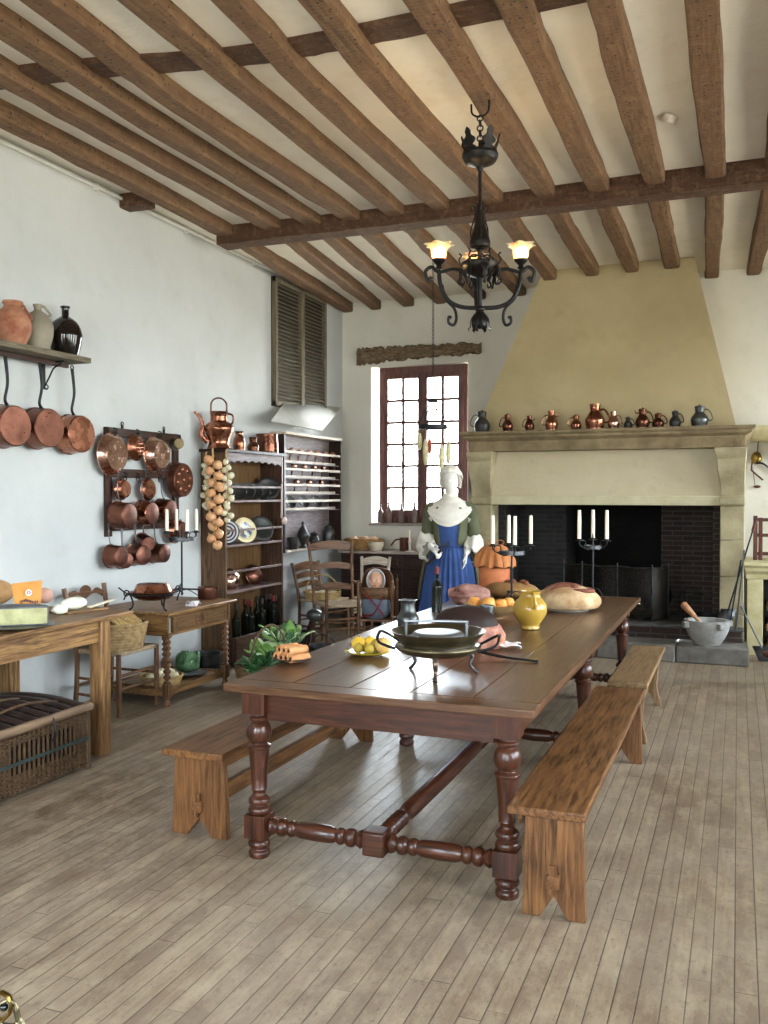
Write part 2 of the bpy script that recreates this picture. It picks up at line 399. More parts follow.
# joists
def joist(name,pts,w,h,seed,zt=CZ+.01,amp=.006,axis='y'):
    rnd=random.Random(seed); P=smooth(pts,8); rings=[]
    ph=rnd.uniform(0,6)
    for i,p in enumerate(P):
        ww=w*(1+.06*math.sin(i*.6+ph)); zb=p[2]+rnd.uniform(-amp,amp); top=zt
        a0=rnd.uniform(-amp,amp); a1=rnd.uniform(-amp,amp); cx=.014
        prof=[(-ww/2+a0,top),(-ww/2+a0,zb+cx),(-ww/2+cx+a0,zb),(0,zb-.003),(ww/2-cx+a1,zb),(ww/2+a1,zb+cx),(ww/2+a1,top)]
        rings.append([(p[0]+q,p[1],z) for q,z in prof] if axis=='y' else [(p[0],p[1]+q,z) for q,z in prof])
    return struct(MB().loft(rings,cap=True).build(name,MATS_J[axis],ang=40))
def joist_mat(name,axis):
    c1,c2,kw=WOODS['joist' if name=='joist' else 'beam']
    t=NT('aged_'+name+axis); st=(1,.08,1) if axis=='y' else (.08,1,1)
    v=t.coords(st); v2=t.coords(); g=t.noise(v,40,6,.65,.5); b=t.noise(v2,1.6,4,.6); s=t.noise(v2,16,6,.7)
    col=t.ramp(g,[(.3,c1),(.7,c2)]); col=t.mix(t.ramp(b,[(.4,0.),(.65,.7)]),col,kw['c3']); col=t.mix(t.ramp(s,[(.5,0.),(.72,.45)]),col,'#8f7354')
    vo=t.add('ShaderNodeTexVoronoi',feature='F1'); vo.inputs['Scale'].default_value=22; t.link(v2,vo.inputs['Vector'])
    hole=t.ramp(vo.outputs['Distance'],[(.12,0.),(.2,1.)]); col=t.mix(hole,'#2a1c14',col)
    # adze marks across the timber
    wv=t.add('ShaderNodeTexWave',bands_direction='Y' if axis=='y' else 'X'); wv.inputs['Scale'].default_value=9; wv.inputs['Distortion'].default_value=6; t.link(v2,wv.inputs['Vector'])
    hh=t.math('ADD',t.math('ADD',g,t.math('MULTIPLY',s,1.2)),t.math('MULTIPLY',wv.outputs['Fac'],.22))
    return t.fin(col,.85,0,t.bump(hh,.8,.008))
MATS_J={'y':joist_mat('joist','y'),'x':joist_mat('beam','x')}
NX=[(-4.40,-4.37,-4.40),(-3.95,-3.93,-3.91),(-3.53,-3.56,-3.52),(-3.17,-3.22,-3.14),(-2.73,-2.74,-2.74),(-2.31,-2.37,-2.34),(-1.92,-1.96,-1.89),(-1.46,-1.46,-1.468),(-1.05,-1.06,-1.058),(-.638,-.651,-.638),(-.212,-.211,-.205),(.22,.21,.21),(.64,.63,.64),(1.06,1.05,1.06),(1.48,1.47,1.48),(1.9,1.9,1.9),(2.35,2.33,2.33)]
BX=[-4.68,-4.29,-3.85,-3.43,-2.93,-2.43,-1.96,-1.50,-1.075,-.68,-.29,.14,.6,1.04,1.48,1.9,2.33]
for i,(x0,xm,x1) in enumerate(NX):
    x0+=.03;xm+=.03;x1+=.03
    joist('ceiling_joist',[(x0,YR,JB),(x0,3.0,JB),(xm,5.0,JB-.01),(x1,7.25,JB)],.155,.16,i)
    x2=BX[i]; zb=JB-.02+.05*min(1,i/10.)
    ye=YB+.02
    joist('ceiling_joist',[(x1-.01,7.42,JB),(x1*.6+x2*.4,8.7,JB-.02),(x2,ye,zb)],.145,.16,i+40)
bm=rough_beam('ceiling_beam',[(-4.46,7.33,4.0),(-2,7.33,4.0),(1,7.33,4.0),(XR,7.33,4.0)],(.21,.21),.2,MATS_J['x'],amp=.004,n=14,seed=9); struct(bm)
struct(rough_beam('ceiling_beam',[(-4.45,4.12,4.075),(-3.4,4.27,4.075),(-2.5,4.44,4.075),(-1.2,4.46,4.075),(XR,4.46,4.075)],(.1,.1),.2,MATS_J['x'],amp=.004,n=14,seed=10))
for yy in (6.28,4.3):
    struct(rough_beam('ceiling_beam',[(XL,yy,4.03),(-4.5,yy,4.03)],(.12,.12),.14,MATS_J['x'],amp=.004,n=4,seed=11))
# trim under ceiling on left wall (conduit)
m=MB().tube([(XL+.02,YR,4.035),(XL+.02,9.0,4.045)],.016,8)
for k in range(9): m.cbox((XL+.015,YR+.6+k*1.25,4.038),(.04,.03,.05))
struct(m.build('trim_3',surf('painted_pipe','#cfcfc8','#dadad4',rough=.5)))
# chipped ceiling plaster
c=W(667,117,z=CZ-.012)
pp=[(-.05,.0),(-.01,.05),(.05,.07),(.06,.02),(.03,-.05),(-.01,-.03)]
tag(MB().add([(c.x+x,c.y+y*1.6,c.z-.015+(.02 if i%2 else 0)) for i,(x,y) in enumerate(pp)]+[(c.x,c.y,c.z-.03)],[(i,(i+1)%6,6) for i in range(6)]).build('plaster_flake',surf('flake','#efe9dc','#d9d2c2'),solid=.006),'loose white flake of plaster on the ceiling between two joists','plaster')
# louvred shutters on left wall
lv=thing('louvred_shutter','pair of weathered grey louvred shutters high on the left wall','shutter',(0,0,0)); 
y0,y1=W(271,340,x=XL).y,W(322.5,340,x=XL).y; z0,z1=2.58,3.99
X=XL+.012
fm=MB()
for a in (y0,(y0+y1)/2-.03,(y0+y1)/2+.005,y1-.05): fm.box(X,X+.05,a,a+.045,z0,z1)
fm.box(X+.001,X+.049,y0,y1,z1-.06,z1).box(X+.001,X+.049,y0,y1,z0,z0+.06)
fm.build('shutter_frame',wd('greywood','z'),lv,bevel=.003)
for a,b in ((y0+.045,(y0+y1)/2-.03),((y0+y1)/2+.05,y1-.05)):
    sl=MB(); n=30
    for k in range(n):
        z=z0+.08+(z1-z0-.16)*k/(n-1); sl.cbox((X+.025,(a+b)/2,z),(.052,b-a,.007),rot=(0,R(38),0))
    sl.build('louvre_slats',wd('greywood','y'),lv)
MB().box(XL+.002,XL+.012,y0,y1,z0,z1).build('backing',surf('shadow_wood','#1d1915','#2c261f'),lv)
# white sloping board below the shutter
p0,p1,p2,p3=W(285,402,x=XL+.03),W(341,408,x=XL+.03),W(322,431,x=XL+.32),W(271,421,x=XL+.32)
tag(MB().add([p0,p1,p2,p3],[(0,1,2,3)]).build('sloping_board',surf('white_board','#bab9b2','#c8c7c0',rough=.8),solid=.015),'white sloping board jutting below the louvred shutters','board')
# ================= FIREPLACE =================
fp=thing('fireplace','monumental stone fireplace with ochre plaster hood and wide mantel','fireplace',(-1.3,9.7,0))
FO=Vector((-1.3,9.7,0))
def fb(m,name,mat,**k):
    m.v=[tuple(Vector(p)-FO) for p in m.v]; return m.build(name,mat,fp,**k)
MX0,MX1=-2.8,.155; MF=9.38; BK=YB-.005
# mantel shelf with moulding profile in (y,z)
zt=2.285; prof=[(BK,zt),(MF,zt),(MF,zt-.03),(MF+.03,zt-.045),(MF+.035,zt-.07),(MF+.09,zt-.10),(MF+.09,zt-.21),(BK,zt-.21)]
def ext(prof,x0,x1,inset):
    a=[];b=[]
    for y,z in prof:
        d=max(0,y-MF) if y<MF+.2 else .09
        if z==zt or y>MF+.2: d=0 if z==zt else .09
        a.append((x0+d,y,z)); b.append((x1-d,y,z))
    return MB().loft([a,b],cap=True)
mantle=fb(ext(prof,MX0,MX1,0),'mantel_shelf',surf('mantel_stone','#5c4e3a','#9a8866',scale=5,rough=.9,bump=.9,bscale=30,bdist=.01,spread=.3),bevel=.006)
# pilasters : jamb + console
def pilaster(x0,x1,flare):
    m=MB()
    for za,zb_ in ((0,.42),(.422,.80),(.802,1.16),(1.162,1.4995)): m.box(x0,x1,9.62,YB-.003,za,zb_)
    pr=[(9.62,1.5),(9.59,1.52),(9.59,1.58),(9.63,1.6),(9.62,1.66),(9.58,1.74),(9.52,1.82),(9.50,1.9),(9.50,1.97),(9.47,2.0),(9.45,2.04),(9.45,2.074),(BK,2.074),(BK,1.5)]
    f=[.0,.01,.01,.0,.0,.005,.02,.03,.035,.045,.055,.06,.06,0]
    m.loft([[(x0-k*flare[0],y,z) for (y,z),k in zip(pr,f)],[(x1+k*flare[1],y,z) for (y,z),k in zip(pr,f)]],cap=True)
    return m
fb(pilaster(-2.72,-2.50,(.2,1)),'jamb',stone,bevel=.008)
fb(pilaster(-.165,.06,(1,.3)),'jamb',stone,bevel=.008)
fb(MB().box(-2.50,-.165,9.66,9.9,1.56,2.074),'breast_panel',plaster_mat('breast_plaster','#b5a686','#c8bc9f','#9c8c6e',1.5))
fb(MB().box(-2.50,-.165,9.63,9.95,1.505,1.60),'lintel',surf('lintel_stone','#b7ad8a','#cbc3a2',rough=.9,bump=.3),bevel=.006)
# hood
ht=CZ-.005; a=[(-2.745,9.83,zt),(-.02,9.83,zt),(-.02,BK,zt),(-2.745,BK,zt)]; b=[(-2.01,10.0,ht),(-.44,10.0,ht),(-.44,BK,ht),(-2.01,BK,ht)]
hd=MB(); N=8; rings=[[tuple(Vector(p).lerp(Vector(q),i/N)) for p,q in zip(a,b)] for i in range(N+1)]
fb(hd.loft(rings,cap=True),'chimney_hood',hoodm,ang=30)
# firebox
def brick_mat(name,c1,c2,mo,sc=1.):
    t=NT(name); v=t.coords((1,1,1),rand=False); sp=t.add('ShaderNodeSeparateXYZ'); t.link(v,sp.inputs[0]); cb=t.add('ShaderNodeCombineXYZ')
    t.link(t.math('ADD',sp.outputs[0],sp.outputs[1]),cb.inputs[0]); t.link(sp.outputs[2],cb.inputs[1])
    b=t.add('ShaderNodeTexBrick'); t.link(cb.outputs[0],b.inputs['Vector']); b.inputs['Scale'].default_value=1
    b.inputs['Brick Width'].default_value=.22*sc; b.inputs['Row Height'].default_value=.055*sc; b.inputs['Mortar Size'].default_value=.007
    b.inputs['Color1'].default_value=lin(c1); b.inputs['Color2'].default_value=lin(c2); b.inputs['Mortar'].default_value=lin(mo)
    n=t.noise(v,8,5,.7); col=t.mix(.6,b.outputs['Color'],t.ramp(n,[(.3,.35),(.7,1.)]),'MULTIPLY')
    return t.fin(col,.9,0,t.bump(t.math('ADD',t.math('MULTIPLY',b.outputs['Fac'],-1.),n),.6,.008))
bk=brick_mat('fire_brick','#3c2a22','#2e2320','#4a443c'); soot=surf('soot','#0a0a0a','#15130f',rough=.95,bump=.5)
greyb=brick_mat('sooty_brick','#343230','#242322','#3a3833')
IB=10.62
fb(MB().box(-2.50,-2.42,9.95,11.4,.3,2.2),'firebox_wall',greyb)
fb(MB().box(-.24,-.165,9.95,11.4,.3,2.2),'firebox_wall',bk)
fb(MB().box(-2.42,-1.86,IB,11.4,.3,2.2),'firebox_pier',greyb)
fb(MB().box(-.80,-.24,IB,11.4,.3,2.2),'firebox_pier',bk)
fb(MB().box(-2.42,-.24,11.3,11.42,.3,2.2),'firebox_back',soot)
fb(MB().box(-2.50,-.165,9.96,11.4,2.2,2.26),'flue_cap',soot)
fb(MB().box(-2.50,-.165,9.905,9.955,1.59,2.26),'throat',soot)
# hearth: lower slabs and raised brick hearth
hs=surf('hearth_slab','#524e48','#8c877e',scale=6,rough=.55,bump=.5,bscale=30,bdist=.008)
xs=[-2.9,-2.05,-1.3,-.55,.11]
for i in range(4):
    m=MB().box(xs[i]+.004,xs[i+1]-.004,9.12+(.01 if i%2 else 0),9.6,.0,.17-.004*(i%2)); fb(m,'hearth_slab',hs,bevel=.014)
fb(MB().box(-2.85,.05,9.50,9.6,.171,.275),'hearth_riser',brick_mat('riser_brick','#4e372e','#443a36','#5e5a54',1.3))
m=MB().box(-2.85,.06,9.47,11.3,.276,.30); fb(m,'hearth_top',surf('ash_slab','#2e2c2a','#66635e',scale=5,rough=.9,bump=.8,bscale=20),bevel=.006)
def stat(m,name,mat,label,cat,group=None,**k):
    """single-mesh thing built in room coordinates; origin moved to its base"""
    n=len(m.v); c=Vector((sum(p[0] for p in m.v)/n,sum(p[1] for p in m.v)/n,min(p[2] for p in m.v)))
    m.v=[tuple(Vector(p)-c) for p in m.v]; o=m.build(name,mat,**k); o.location=c; return tag(o,label,cat,group)
# ash and logs in the hearth
logm=wood('bark','#3a3129','#6a5c4e',rough=.95,bump=1.)
for i,(p,q,r,l) in enumerate([((-1.35,9.95,.36),(-.95,10.1,.35),.05,'charred log lying in front of the fire screen, lower one'),((-.95,9.8,.35),(-.8,10.35,.36),.045,'charred log leaning across the hearth beside the fire screen'),]):
    m=MB().tube(smooth([p,((Vector(p)+Vector(q))/2+Vector((.01,0,.01))),q],6),[r*(1+.08*math.sin(k*1.7)) for k in range(13)],10); stat(m,'firewood_log',logm,l,'log')
# fire screen
fs=thing('fire_screen','folding mesh fire screen with thin iron frames standing in the hearth','fire screen',(0,0,0))
def mesh_mat():
    t=NT('iron_mesh'); v=t.coords((1,1,1),rand=False); n=t.noise(v,4,2); t.fin(t.ramp(n,[(.3,'#26211c'),(.7,'#3a332c')]),.7,.3,None); 
    t.b.inputs['Alpha'].default_value=.3; return t.m
meshm=mesh_mat()
P=[W(563,598,y=10.1),W(582,598,y=10.02),W(618,598,y=10.0),W(656,598,y=9.98),W(677,600,y=10.25)]
P=[Vector((p.x,p.y,.30)) for p in P]; 
P[3]=Vector((W(652,600,y=9.72).x,9.72,.3)); P[4]=Vector((W(668,600,y=9.95).x,9.95,.3)); P[1]=Vector((W(582,600,y=10.).x,10.,.3));P[2]=Vector((W(617,600,y=9.86).x,9.86,.3));P[0].y=10.15
for i in (0,1,2,3):
    a,b=P[i],P[i+1]; top=Vector((0,0,.93-.3))
    if i==2: a,b=P[2],P[3]
    h=.56
    MB().add([a+Vector((0,0,.02)),b+Vector((0,0,.02)),b+Vector((0,0,h)),a+Vector((0,0,h))],[(0,1,2,3)]).build('mesh_panel',meshm if i<3 else surf('sheet_panel','#2e2a25','#4a443c',rough=.6,metal=.3),fs,solid=.004)
    MB().tube([a,a+Vector((0,0,h+.03))],.009,6).tube([b,b+Vector((0,0,h+.03))],.009,6).tube([a+Vector((0,0,h)),(a+b)/2+Vector((0,0,h-.015)),b+Vector((0,0,h))],.005,6).build('screen_frame',steel,fs)
# ================= REFECTORY TABLE =================
TZ=.775; TX0,TX1,TY0,TY1=-2.13,-.74,3.50,7.66
tb=thing('refectory_table','long dark oak refectory table on six turned legs with turned stretchers','table',(-1.43,5.58,0))
def tl(m,name,mat,par=tb,**k):
    m.v=[tuple(Vector(p)-Vector((-1.43,5.58,0))) for p in m.v]; return m.build(name,mat,par,**k)
m=MB(); bwid=(TX1-TX0)/5
for i in range(5): m.box(TX0+i*bwid+.0012,TX0+(i+1)*bwid-.0012,TY0+.13,TY1-.13,TZ-.035,TZ)
for ya,yb_ in ((TY0,TY0+.128),(TY1-.128,TY1)): tl(MB().box(TX0-.004,TX1+.004,ya,yb_,TZ-.036,TZ+.0005),'breadboard_end',wd('tableoak','x'),bevel=.005)
tl(m,'tabletop',wd('tableoak','y'),bevel=.004)
LX=(-1.985,-.855); LY=(3.56,5.5,7.42)
m=MB()
for x in LX: 
    for a,b in ((LY[0],LY[1]),(LY[1],LY[2])): m.box(x-.02,x+.02,a+.05,b-.05,TZ-.155,TZ-.036)
for y in (LY[0],LY[2]): tl(MB().box(LX[0]+.05,LX[1]-.05,y-.02,y+.02,TZ-.155,TZ-.036),'apron',wd('turned','x'),bevel=.003)
tl(m,'apron',wd('turned','y'),bevel=.003)
LEG=sprof([(0,0),(.04,0),(.047,.012),(.047,.028),(.038,.036),(.036,.044),(.048,.052),(.05,.066),(.042,.08),(.03,.088),(.03,.092)],2)
LEG2=sprof([(.034,.192),(.046,.2),(.05,.213),(.044,.227),(.034,.235),(.047,.245),(.048,.262),(.036,.275),(.028,.285),(.03,.296),(.036,.306)],2)+[(.034,.31),(.036,.36),(.041,.42),(.046,.478),(.047,.488)]+sprof([(.052,.49),(.054,.5),(.04,.508),(.036,.515),(.048,.528),(.056,.55),(.055,.575),(.046,.598),(.034,.608),(.045,.616),(.047,.628),(.036,.636),(.034,.66)],2)
for i,y in enumerate(LY):
    for x in LX:
        m=MB(); T=Matrix.Translation((x,y,0)); m.lathe(LEG,T,28); m.box(x-.05,x+.05,y-.05,y+.05,.09,.195); m.lathe(LEG2,T,28); m.box(x-.055,x+.055,y-.055,y+.055,.648,TZ-.036)
        tl(m,'leg',wd('turned','z'),bevel=.005)
def turned_rail(m,p,q,r=.036,plain=True):
    p=Vector(p);q=Vector(q);L=(q-p).length; e=.16 if L<.8 else .34
    pr=[(.022,0),(.03,.01),(.04,.025),(.03,.042),(.026,.05),(.038,.06),(.04,.08),(.03,.095),(.026,.1),(.036,.112),(.036,.128),(.027,.14)]
    if L>=.8: pr=[(.024,0),(.03,.01)]+[(.04 if k%2 else .029,.02+.025*k) for k in range(11)]+[(.027,.31)]
    pr=sprof(pr,2); mid=[(r,e+.005),(r+.003,L*.5),(r,L-e-.005)]
    full=pr+mid+[(a,L-b) for a,b in reversed(pr)]
    d=(q-p).normalized(); T=Matrix.Translation(p)@d.to_track_quat('Z','Y').to_matrix().to_4x4(); m.lathe(full,T,20)
XC=-1.42
for y in LY:
    for a,b in ((LX[0]+.045,XC-.045),(XC+.045,LX[1]-.045)):
        m=MB(); turned_rail(m,(a,y,.145),(b,y,.145)); tl(m,'stretcher',wd('turned','x'))
    m=MB().box(XC-.05,XC+.05,y-.05,y+.05,.093,.197); tl(m,'stretcher_block',wd('turned','x'),bevel=.01)
for a,b in ((LY[0]+.05,LY[1]-.05),(LY[1]+.05,LY[2]-.05)):
    m=MB(); turned_rail(m,(XC,a,.145),(XC,b,.145),.04); tl(m,'stretcher',wd('turned','y'))
# ================= BENCHES =================
def bench(name,label,x0,x1,y0,y1,z,mat,style,legs,rail=True,off=0):
    cx,cy_=(x0+x1)/2,(y0+y1)/2; r=thing(name,label,'bench',(cx,cy_,0)); hx=(x1-x0)/2; hy=(y1-y0)/2
    MB().box(-hx,hx,-hy,hy,z-.036,z).build('seat',wd(mat,'y'),r,bevel=.007)
    for i,yy in enumerate(legs):
        w_=hx*(.74 if off else .80); b_=hx*(.8 if off else .92); y=yy-cy_
        if style=='notch': poly=[(-w_,z-.036),(-b_,0),(-b_*.45,0),(0,.085),(b_*.45,0),(b_,0),(w_,z-.036)]
        else:
            poly=[(-w_,z-.036),(-w_*.82,.17),(-w_*.85,.12),(-w_*1.05,.05),(-w_*1.12,0),(-w_*.78,0),(-w_*.62,.035),(-w_*.3,.09),(0,.11),(w_*.3,.09),(w_*.62,.035),(w_*.78,0),(w_*1.12,0),(w_*1.05,.05),(w_*.85,.12),(w_*.82,.17),(w_,z-.036)]
        o=MB().prism(poly,.038).build('leg',wd(mat,'z'),r,bevel=.004,loc=(off,y,0))
        if style=='notch':
            MB().cbox((0,(-.028 if i==0 else .028),.145),(.05,.03,.05)).build('tenon',wd(mat,'y'),o,bevel=.004)
            MB().prism([(-.012,.1),(.012,.1),(.016,.21),(-.016,.21)],.012,Matrix.Translation((0,(-.036 if i==0 else .036),0))).build('wedge',wd(mat,'z'),o,bevel=.002)
    if rail:
        MB().box(-.018,.018,legs[0]-cy_+.02,legs[1]-cy_-.02,.11,.19).build('stretcher',wd(mat,'y'),r,bevel=.004)
        for s in (-1,1): MB().box(s*hx*.72-.01,s*hx*.72+.01,legs[0]-cy_+.02,legs[1]-cy_-.02,z-.085,z-.037).build('rail',wd(mat,'y'),r,bevel=.003)
    return r
b=bench('bench','brown pine bench at the near right side of the long table, with wedged end board',-.825,-.525,3.42,5.78,.42,'pine','notch',(3.455,5.62),off=.03)
bench('bench','short paler oak bench with curved feet near the hearth',-.775,-.525,5.93,7.45,.42,'paleoak','ogee',(6.08,7.22))
b=bench('bench','worn pine bench left of the table with a notched end board',-2.53,-2.20,3.60,5.62,.42,'pine','notch',(3.68,5.48))
# ================= DESK (side table with twisted legs) =================
dk=thing('side_table','oak side table with inlaid drawer and twisted legs against the left wall','side table',(-4.345,6.25,0))
DX0,DX1,DY0,DY1=-.375,.375,-.50,.50; DZ=.725
MB().box(DX0,DX1,DY0,DY1,DZ-.022,DZ).build('tabletop',wd('worktable','y'),dk,bevel=.006)
m=MB(); a=.33;b_=.45
MB().box(-a,a,-b_,-b_+.02,DZ-.185,DZ-.022).build('apron',wd('worktable','x'),dk,bevel=.002); MB().box(-a,a,b_-.02,b_,DZ-.185,DZ-.022).build('apron',wd('worktable','x'),dk,bevel=.002)
MB().box(-a,-a+.02,-b_,b_,DZ-.185,DZ-.022).build('apron',wd('worktable','y'),dk,bevel=.002)
for za,zb_ in ((DZ-.185,DZ-.165),(DZ-.04,DZ-.022)): MB().box(a-.02,a,-b_,b_,za,zb_).build('drawer_rail',wd('worktable','y'),dk,bevel=.002)
dr=MB().box(a-.019,a+.012,-b_+.06,b_-.06,DZ-.163,DZ-.042).build('drawer',wd('plankgold','y'),dk,bevel=.004)
inl=surf('dark_inlay','#3c2518','#4a2e1e',rough=.4)
m=MB(); xx=a+.013; zc=DZ-.102
for s in (-1,1):
    m.box(xx-.001,xx+.002,min(s*.07,s*.33),max(s*.07,s*.33),zc+.036,zc+.039).box(xx-.001,xx+.002,min(s*.07,s*.33),max(s*.07,s*.33),zc-.039,zc-.036)
    m.beam((xx,s*.33,zc+.037),(xx,s*.35,zc+.015),.003,.003).beam((xx,s*.35,zc+.015),(xx,s*.35,zc-.015),.003,.003).beam((xx,s*.35,zc-.015),(xx,s*.33,zc-.037),.003,.003)
    m.beam((xx,s*.07,zc+.037),(xx,s*.09,zc),.003,.003).beam((xx,s*.09,zc),(xx,s*.07,zc-.037),.003,.003)
for k in range(4):
    p=[(0,.045),(.045,0),(0,-.045),(-.045,0)]; u,v=p[k],p[(k+1)%4]; m.beam((xx,u[0],zc+u[1]),(xx,v[0],zc+v[1]),.004,.004)
m.add([(xx+.004,0,zc+.022),(xx+.004,.022,zc),(xx+.004,0,zc-.022),(xx+.004,-.022,zc)],[(0,1,2,3)])
m.build('inlay',inl,dr)
def twist(m,x,y,z0,z1,r=.022):
    n=int((z1-z0)/.006); rings=[]
    for i in range(n+1):
        z=z0+(z1-z0)*i/n; rings.append([(x+(r+.010*math.cos(2*t-i*.85))*math.cos(t),y+(r+.010*math.cos(2*t-i*.85))*math.sin(t),z) for t in [2*PI*j/14 for j in range(14)]])
    m.loft(rings)
for x in (-.30,.30):
    for y in (-.42,.42):
        m=MB(); m.box(x-.028,x+.028,y-.028,y+.028,DZ-.20,DZ-.165); twist(m,x,y,.17,DZ-.20); m.box(x-.027,x+.027,y-.027,y+.027,.07,.17)
        m.lathe([(0,0),(.022,0),(.028,.02),(.02,.04),(.016,.05),(.026,.07)],Matrix.Translation((x,y,0)),16)
        m.build('leg',wd('chairwood','z'),dk)
m=MB().box(-.285,.285,-.4,.4,.09,.112); m.box(.286,.30,-.39,.39,.075,.125).box(-.30,-.286,-.39,.39,.075,.125).box(-.28,.28,-.43,-.41,.075,.125).box(-.28,.28,.41,.43,.075,.125)
m.build('lower_shelf',wd('worktable','y'),dk,bevel=.002)
# ================= WORK TABLE (left edge) =================
wt_=thing('work_table','rough scrubbed pine work table holding the cheese at the left edge','table',(-4.05,3.84,0))
WZ=.872
MB().box(-.45,.44,-1.75,1.0,WZ-.03,WZ).build('tabletop',wd('worktable','y'),wt_,bevel=.006)
MB().box(.36,.385,-1.6,.77,WZ-.165,WZ-.03).box(-.385,-.36,-1.6,.77,WZ-.165,WZ-.03).box(-.36,.36,.75,.775,WZ-.165,WZ-.03).build('apron',wd('worktable','y'),wt_,bevel=.003)
for x in (-.36,.36):
    for y in (-1.62,.77): MB().box(x-.045,x+.045,y-.045,y+.045,0,WZ-.031).build('leg',wd('worktable','z'),wt_,bevel=.006)
# ================= CHAIRS =================
def ladder_chair(label,loc,rz,arms=False,h=1.0,w=.42,d=.38,sh=.43,back='slat',mat='chairwood',nslat=3,group=None):
    """front = -y"""
    r=thing('armchair' if arms else 'chair',label,'armchair' if arms else 'chair',loc,rz); hw=w/2; W_=wd(mat,'z'); WX=wd(mat,'x')
    lean=.09
    for s in (-1,1):
        MB().tube(smooth([(s*hw,d/2+.02,0),(s*hw,d/2,.2),(s*hw,d/2,sh),(s*hw*1.05,d/2+lean*.5,sh+(h-sh)*.55),(s*hw*1.14,d/2+lean,h)],4),.019,8).build('leg',W_,r)
        top=sh+.19 if arms else sh+.012
        MB().tube([(s*(hw+.03),-d/2,0),(s*(hw+.03),-d/2,sh*.5),(s*(hw+.03),-d/2,top)],[.015,.02,.019],8).build('leg',W_,r)
        for z in (.13,.25): MB().tube([(s*(hw+.03),-d/2,z),(s*hw,d/2,z+.01)],.011,6).build('stretcher',W_,r)
        if arms: 
            MB().tube(smooth([(s*(hw+.05),-d/2-.05,top+.01),(s*(hw+.05),-d/4,top+.03),(s*(hw+.03),.05,top+.02),(s*hw,d/2+.02,top+.035)],4),[.02]*3+[.022]*9+[.016],8,flat=.6).build('armrest',WX,r)
    for z in (.2,.3): MB().tube([(-hw-.03,-d/2,z),(hw+.03,-d/2,z)],.012,6).build('stretcher',WX,r)
    MB().tube([(-hw,d/2,.2),(hw,d/2,.2)],.011,6).build('stretcher',WX,r)
    # rush seat
    o=hw+.02
    def sf(u,v):
        x=-hw-.03+(w+.06)*u+(.03*v if u<.5 else -.03*v)*abs(u-.5)*2; y=-d/2-.01+(d+.02)*v; return (x,y,sh+.006-.012*math.sin(PI*u)*math.sin(PI*v))
    MB().grid(sf,10,10).build('seat',rush,r,solid=.028)
    if back=='slat':
        for k in range(nslat):
            z=sh+.16+(h-sh-.22)*k/(nslat-1) if nslat>1 else h-.06; yo=d/2+lean*((z-sh)/(h-sh)); hh=.06 if k<nslat-1 else .085; hw=w/2*(1.02+.1*k/max(1,nslat-1))
            poly=[(-hw,z-hh*.5)]+[(-hw+w*i/10,z-hh*.6+.025*math.sin(PI*i/10)) for i in range(1,10)]+[(hw,z-hh*.5),(hw,z+hh*.35)]+[(hw-w*i/10,z+hh*.45+.03*math.sin(PI*i/10)) for i in range(1,10)]+[(-hw,z+hh*.35)]
            MB().prism(poly,.014,Matrix.Translation((0,yo,0))).build('back_slat',WX,r,bevel=.003)
    elif back=='lobed':
        z=h-.09; yo=d/2+lean*.9
        up=[(hw,z+.045)]+[(hw-w*i/30,z+.03+ (.035*abs(math.sin(PI*i/10.))+ (.03 if 10<i<20 else 0))) for i in range(1,30)]+[(-hw,z+.045)]
        lo=[(-hw,z-.01)]+[(-hw+w*i/30,z-.01+.035*abs(math.sin(PI*i/15.))) for i in range(1,30)]+[(hw,z-.01)]
        MB().prism(lo+up,.016,Matrix.Translation((0,yo,0))).build('back_slat',WX,r,bevel=.003)
        z=sh+.2; MB().prism([(-hw,z-.03),(hw,z-.03),(hw,z+.01),(0,z+.03),(-hw,z+.01)],.014,Matrix.Translation((0,d/2+.045,0))).build('back_slat',WX,r,bevel=.003)
    return r
ladder_chair('rush-seat ladder-back armchair in front of the pewter rack',(-3.98,8.95,0),R(48),True,1.10,.46,.42,.43)
ladder_chair('small chair beside the dresser carrying a shallow bread tray',(-4.38,9.34,0),R(75),False,.84,.40,.36,.42)
lc=ladder_chair('small pale painted chair in front of the dark chest of drawers',(-3.95,9.72,0),R(8),False,.88,.30,.30,.42,'slat','whitewood',1)
ladder_chair('brown chair with a lobed back rail holding a round straw basket',(-4.36,5.63,0),R(90),False,.92,.40,.40,.45,'lobed','chairwood')
# ================= CHEST OF DRAWERS =================
bf=thing('chest_of_drawers','dark carved chest of drawers below the window','chest of drawers',(-3.70,10.42,0))
bx,by,bz=.86,.27,.93
MB().box(-bx,bx,-by,by,bz-.03,bz).build('top',surf('scrubbed_top','#8a7f76','#a89c92',rough=.5),bf,bevel=.006)
MB().box(-bx+.03,bx-.03,-by+.03,by-.01,.06,bz-.03).build('body',wd('darkwood','x'),bf,bevel=.004)
for i,(z0,z1) in enumerate(((.72,.88),(.53,.70),(.34,.51),(.12,.32))):
    for s in (-1,1):
        d=MB().box(min(s*.02,s*(bx-.06)),max(s*.02,s*(bx-.06)),-by+.01,-by+.03,z0,z1).build('drawer',wd('darkwood','x'),bf,bevel=.006)
        MB().box(min(s*.08,s*(bx-.12)),max(s*.08,s*(bx-.12)),-by,-by+.012,z0+.035,z1-.035).build('panel',wd('darkwood','x'),d,bevel=.008)
        MB().ball((s*.42,-by-.01,(z0+z1)/2),.014).build('knob',iron,d)
for x in (-bx+.06,bx-.06):
    for y in (-by+.06,by-.06): MB().lathe([(0,0),(.025,0),(.035,.03),(.025,.06)],Matrix.Translation((x,y,0)),12).build('foot',wd('darkwood','z'),bf)
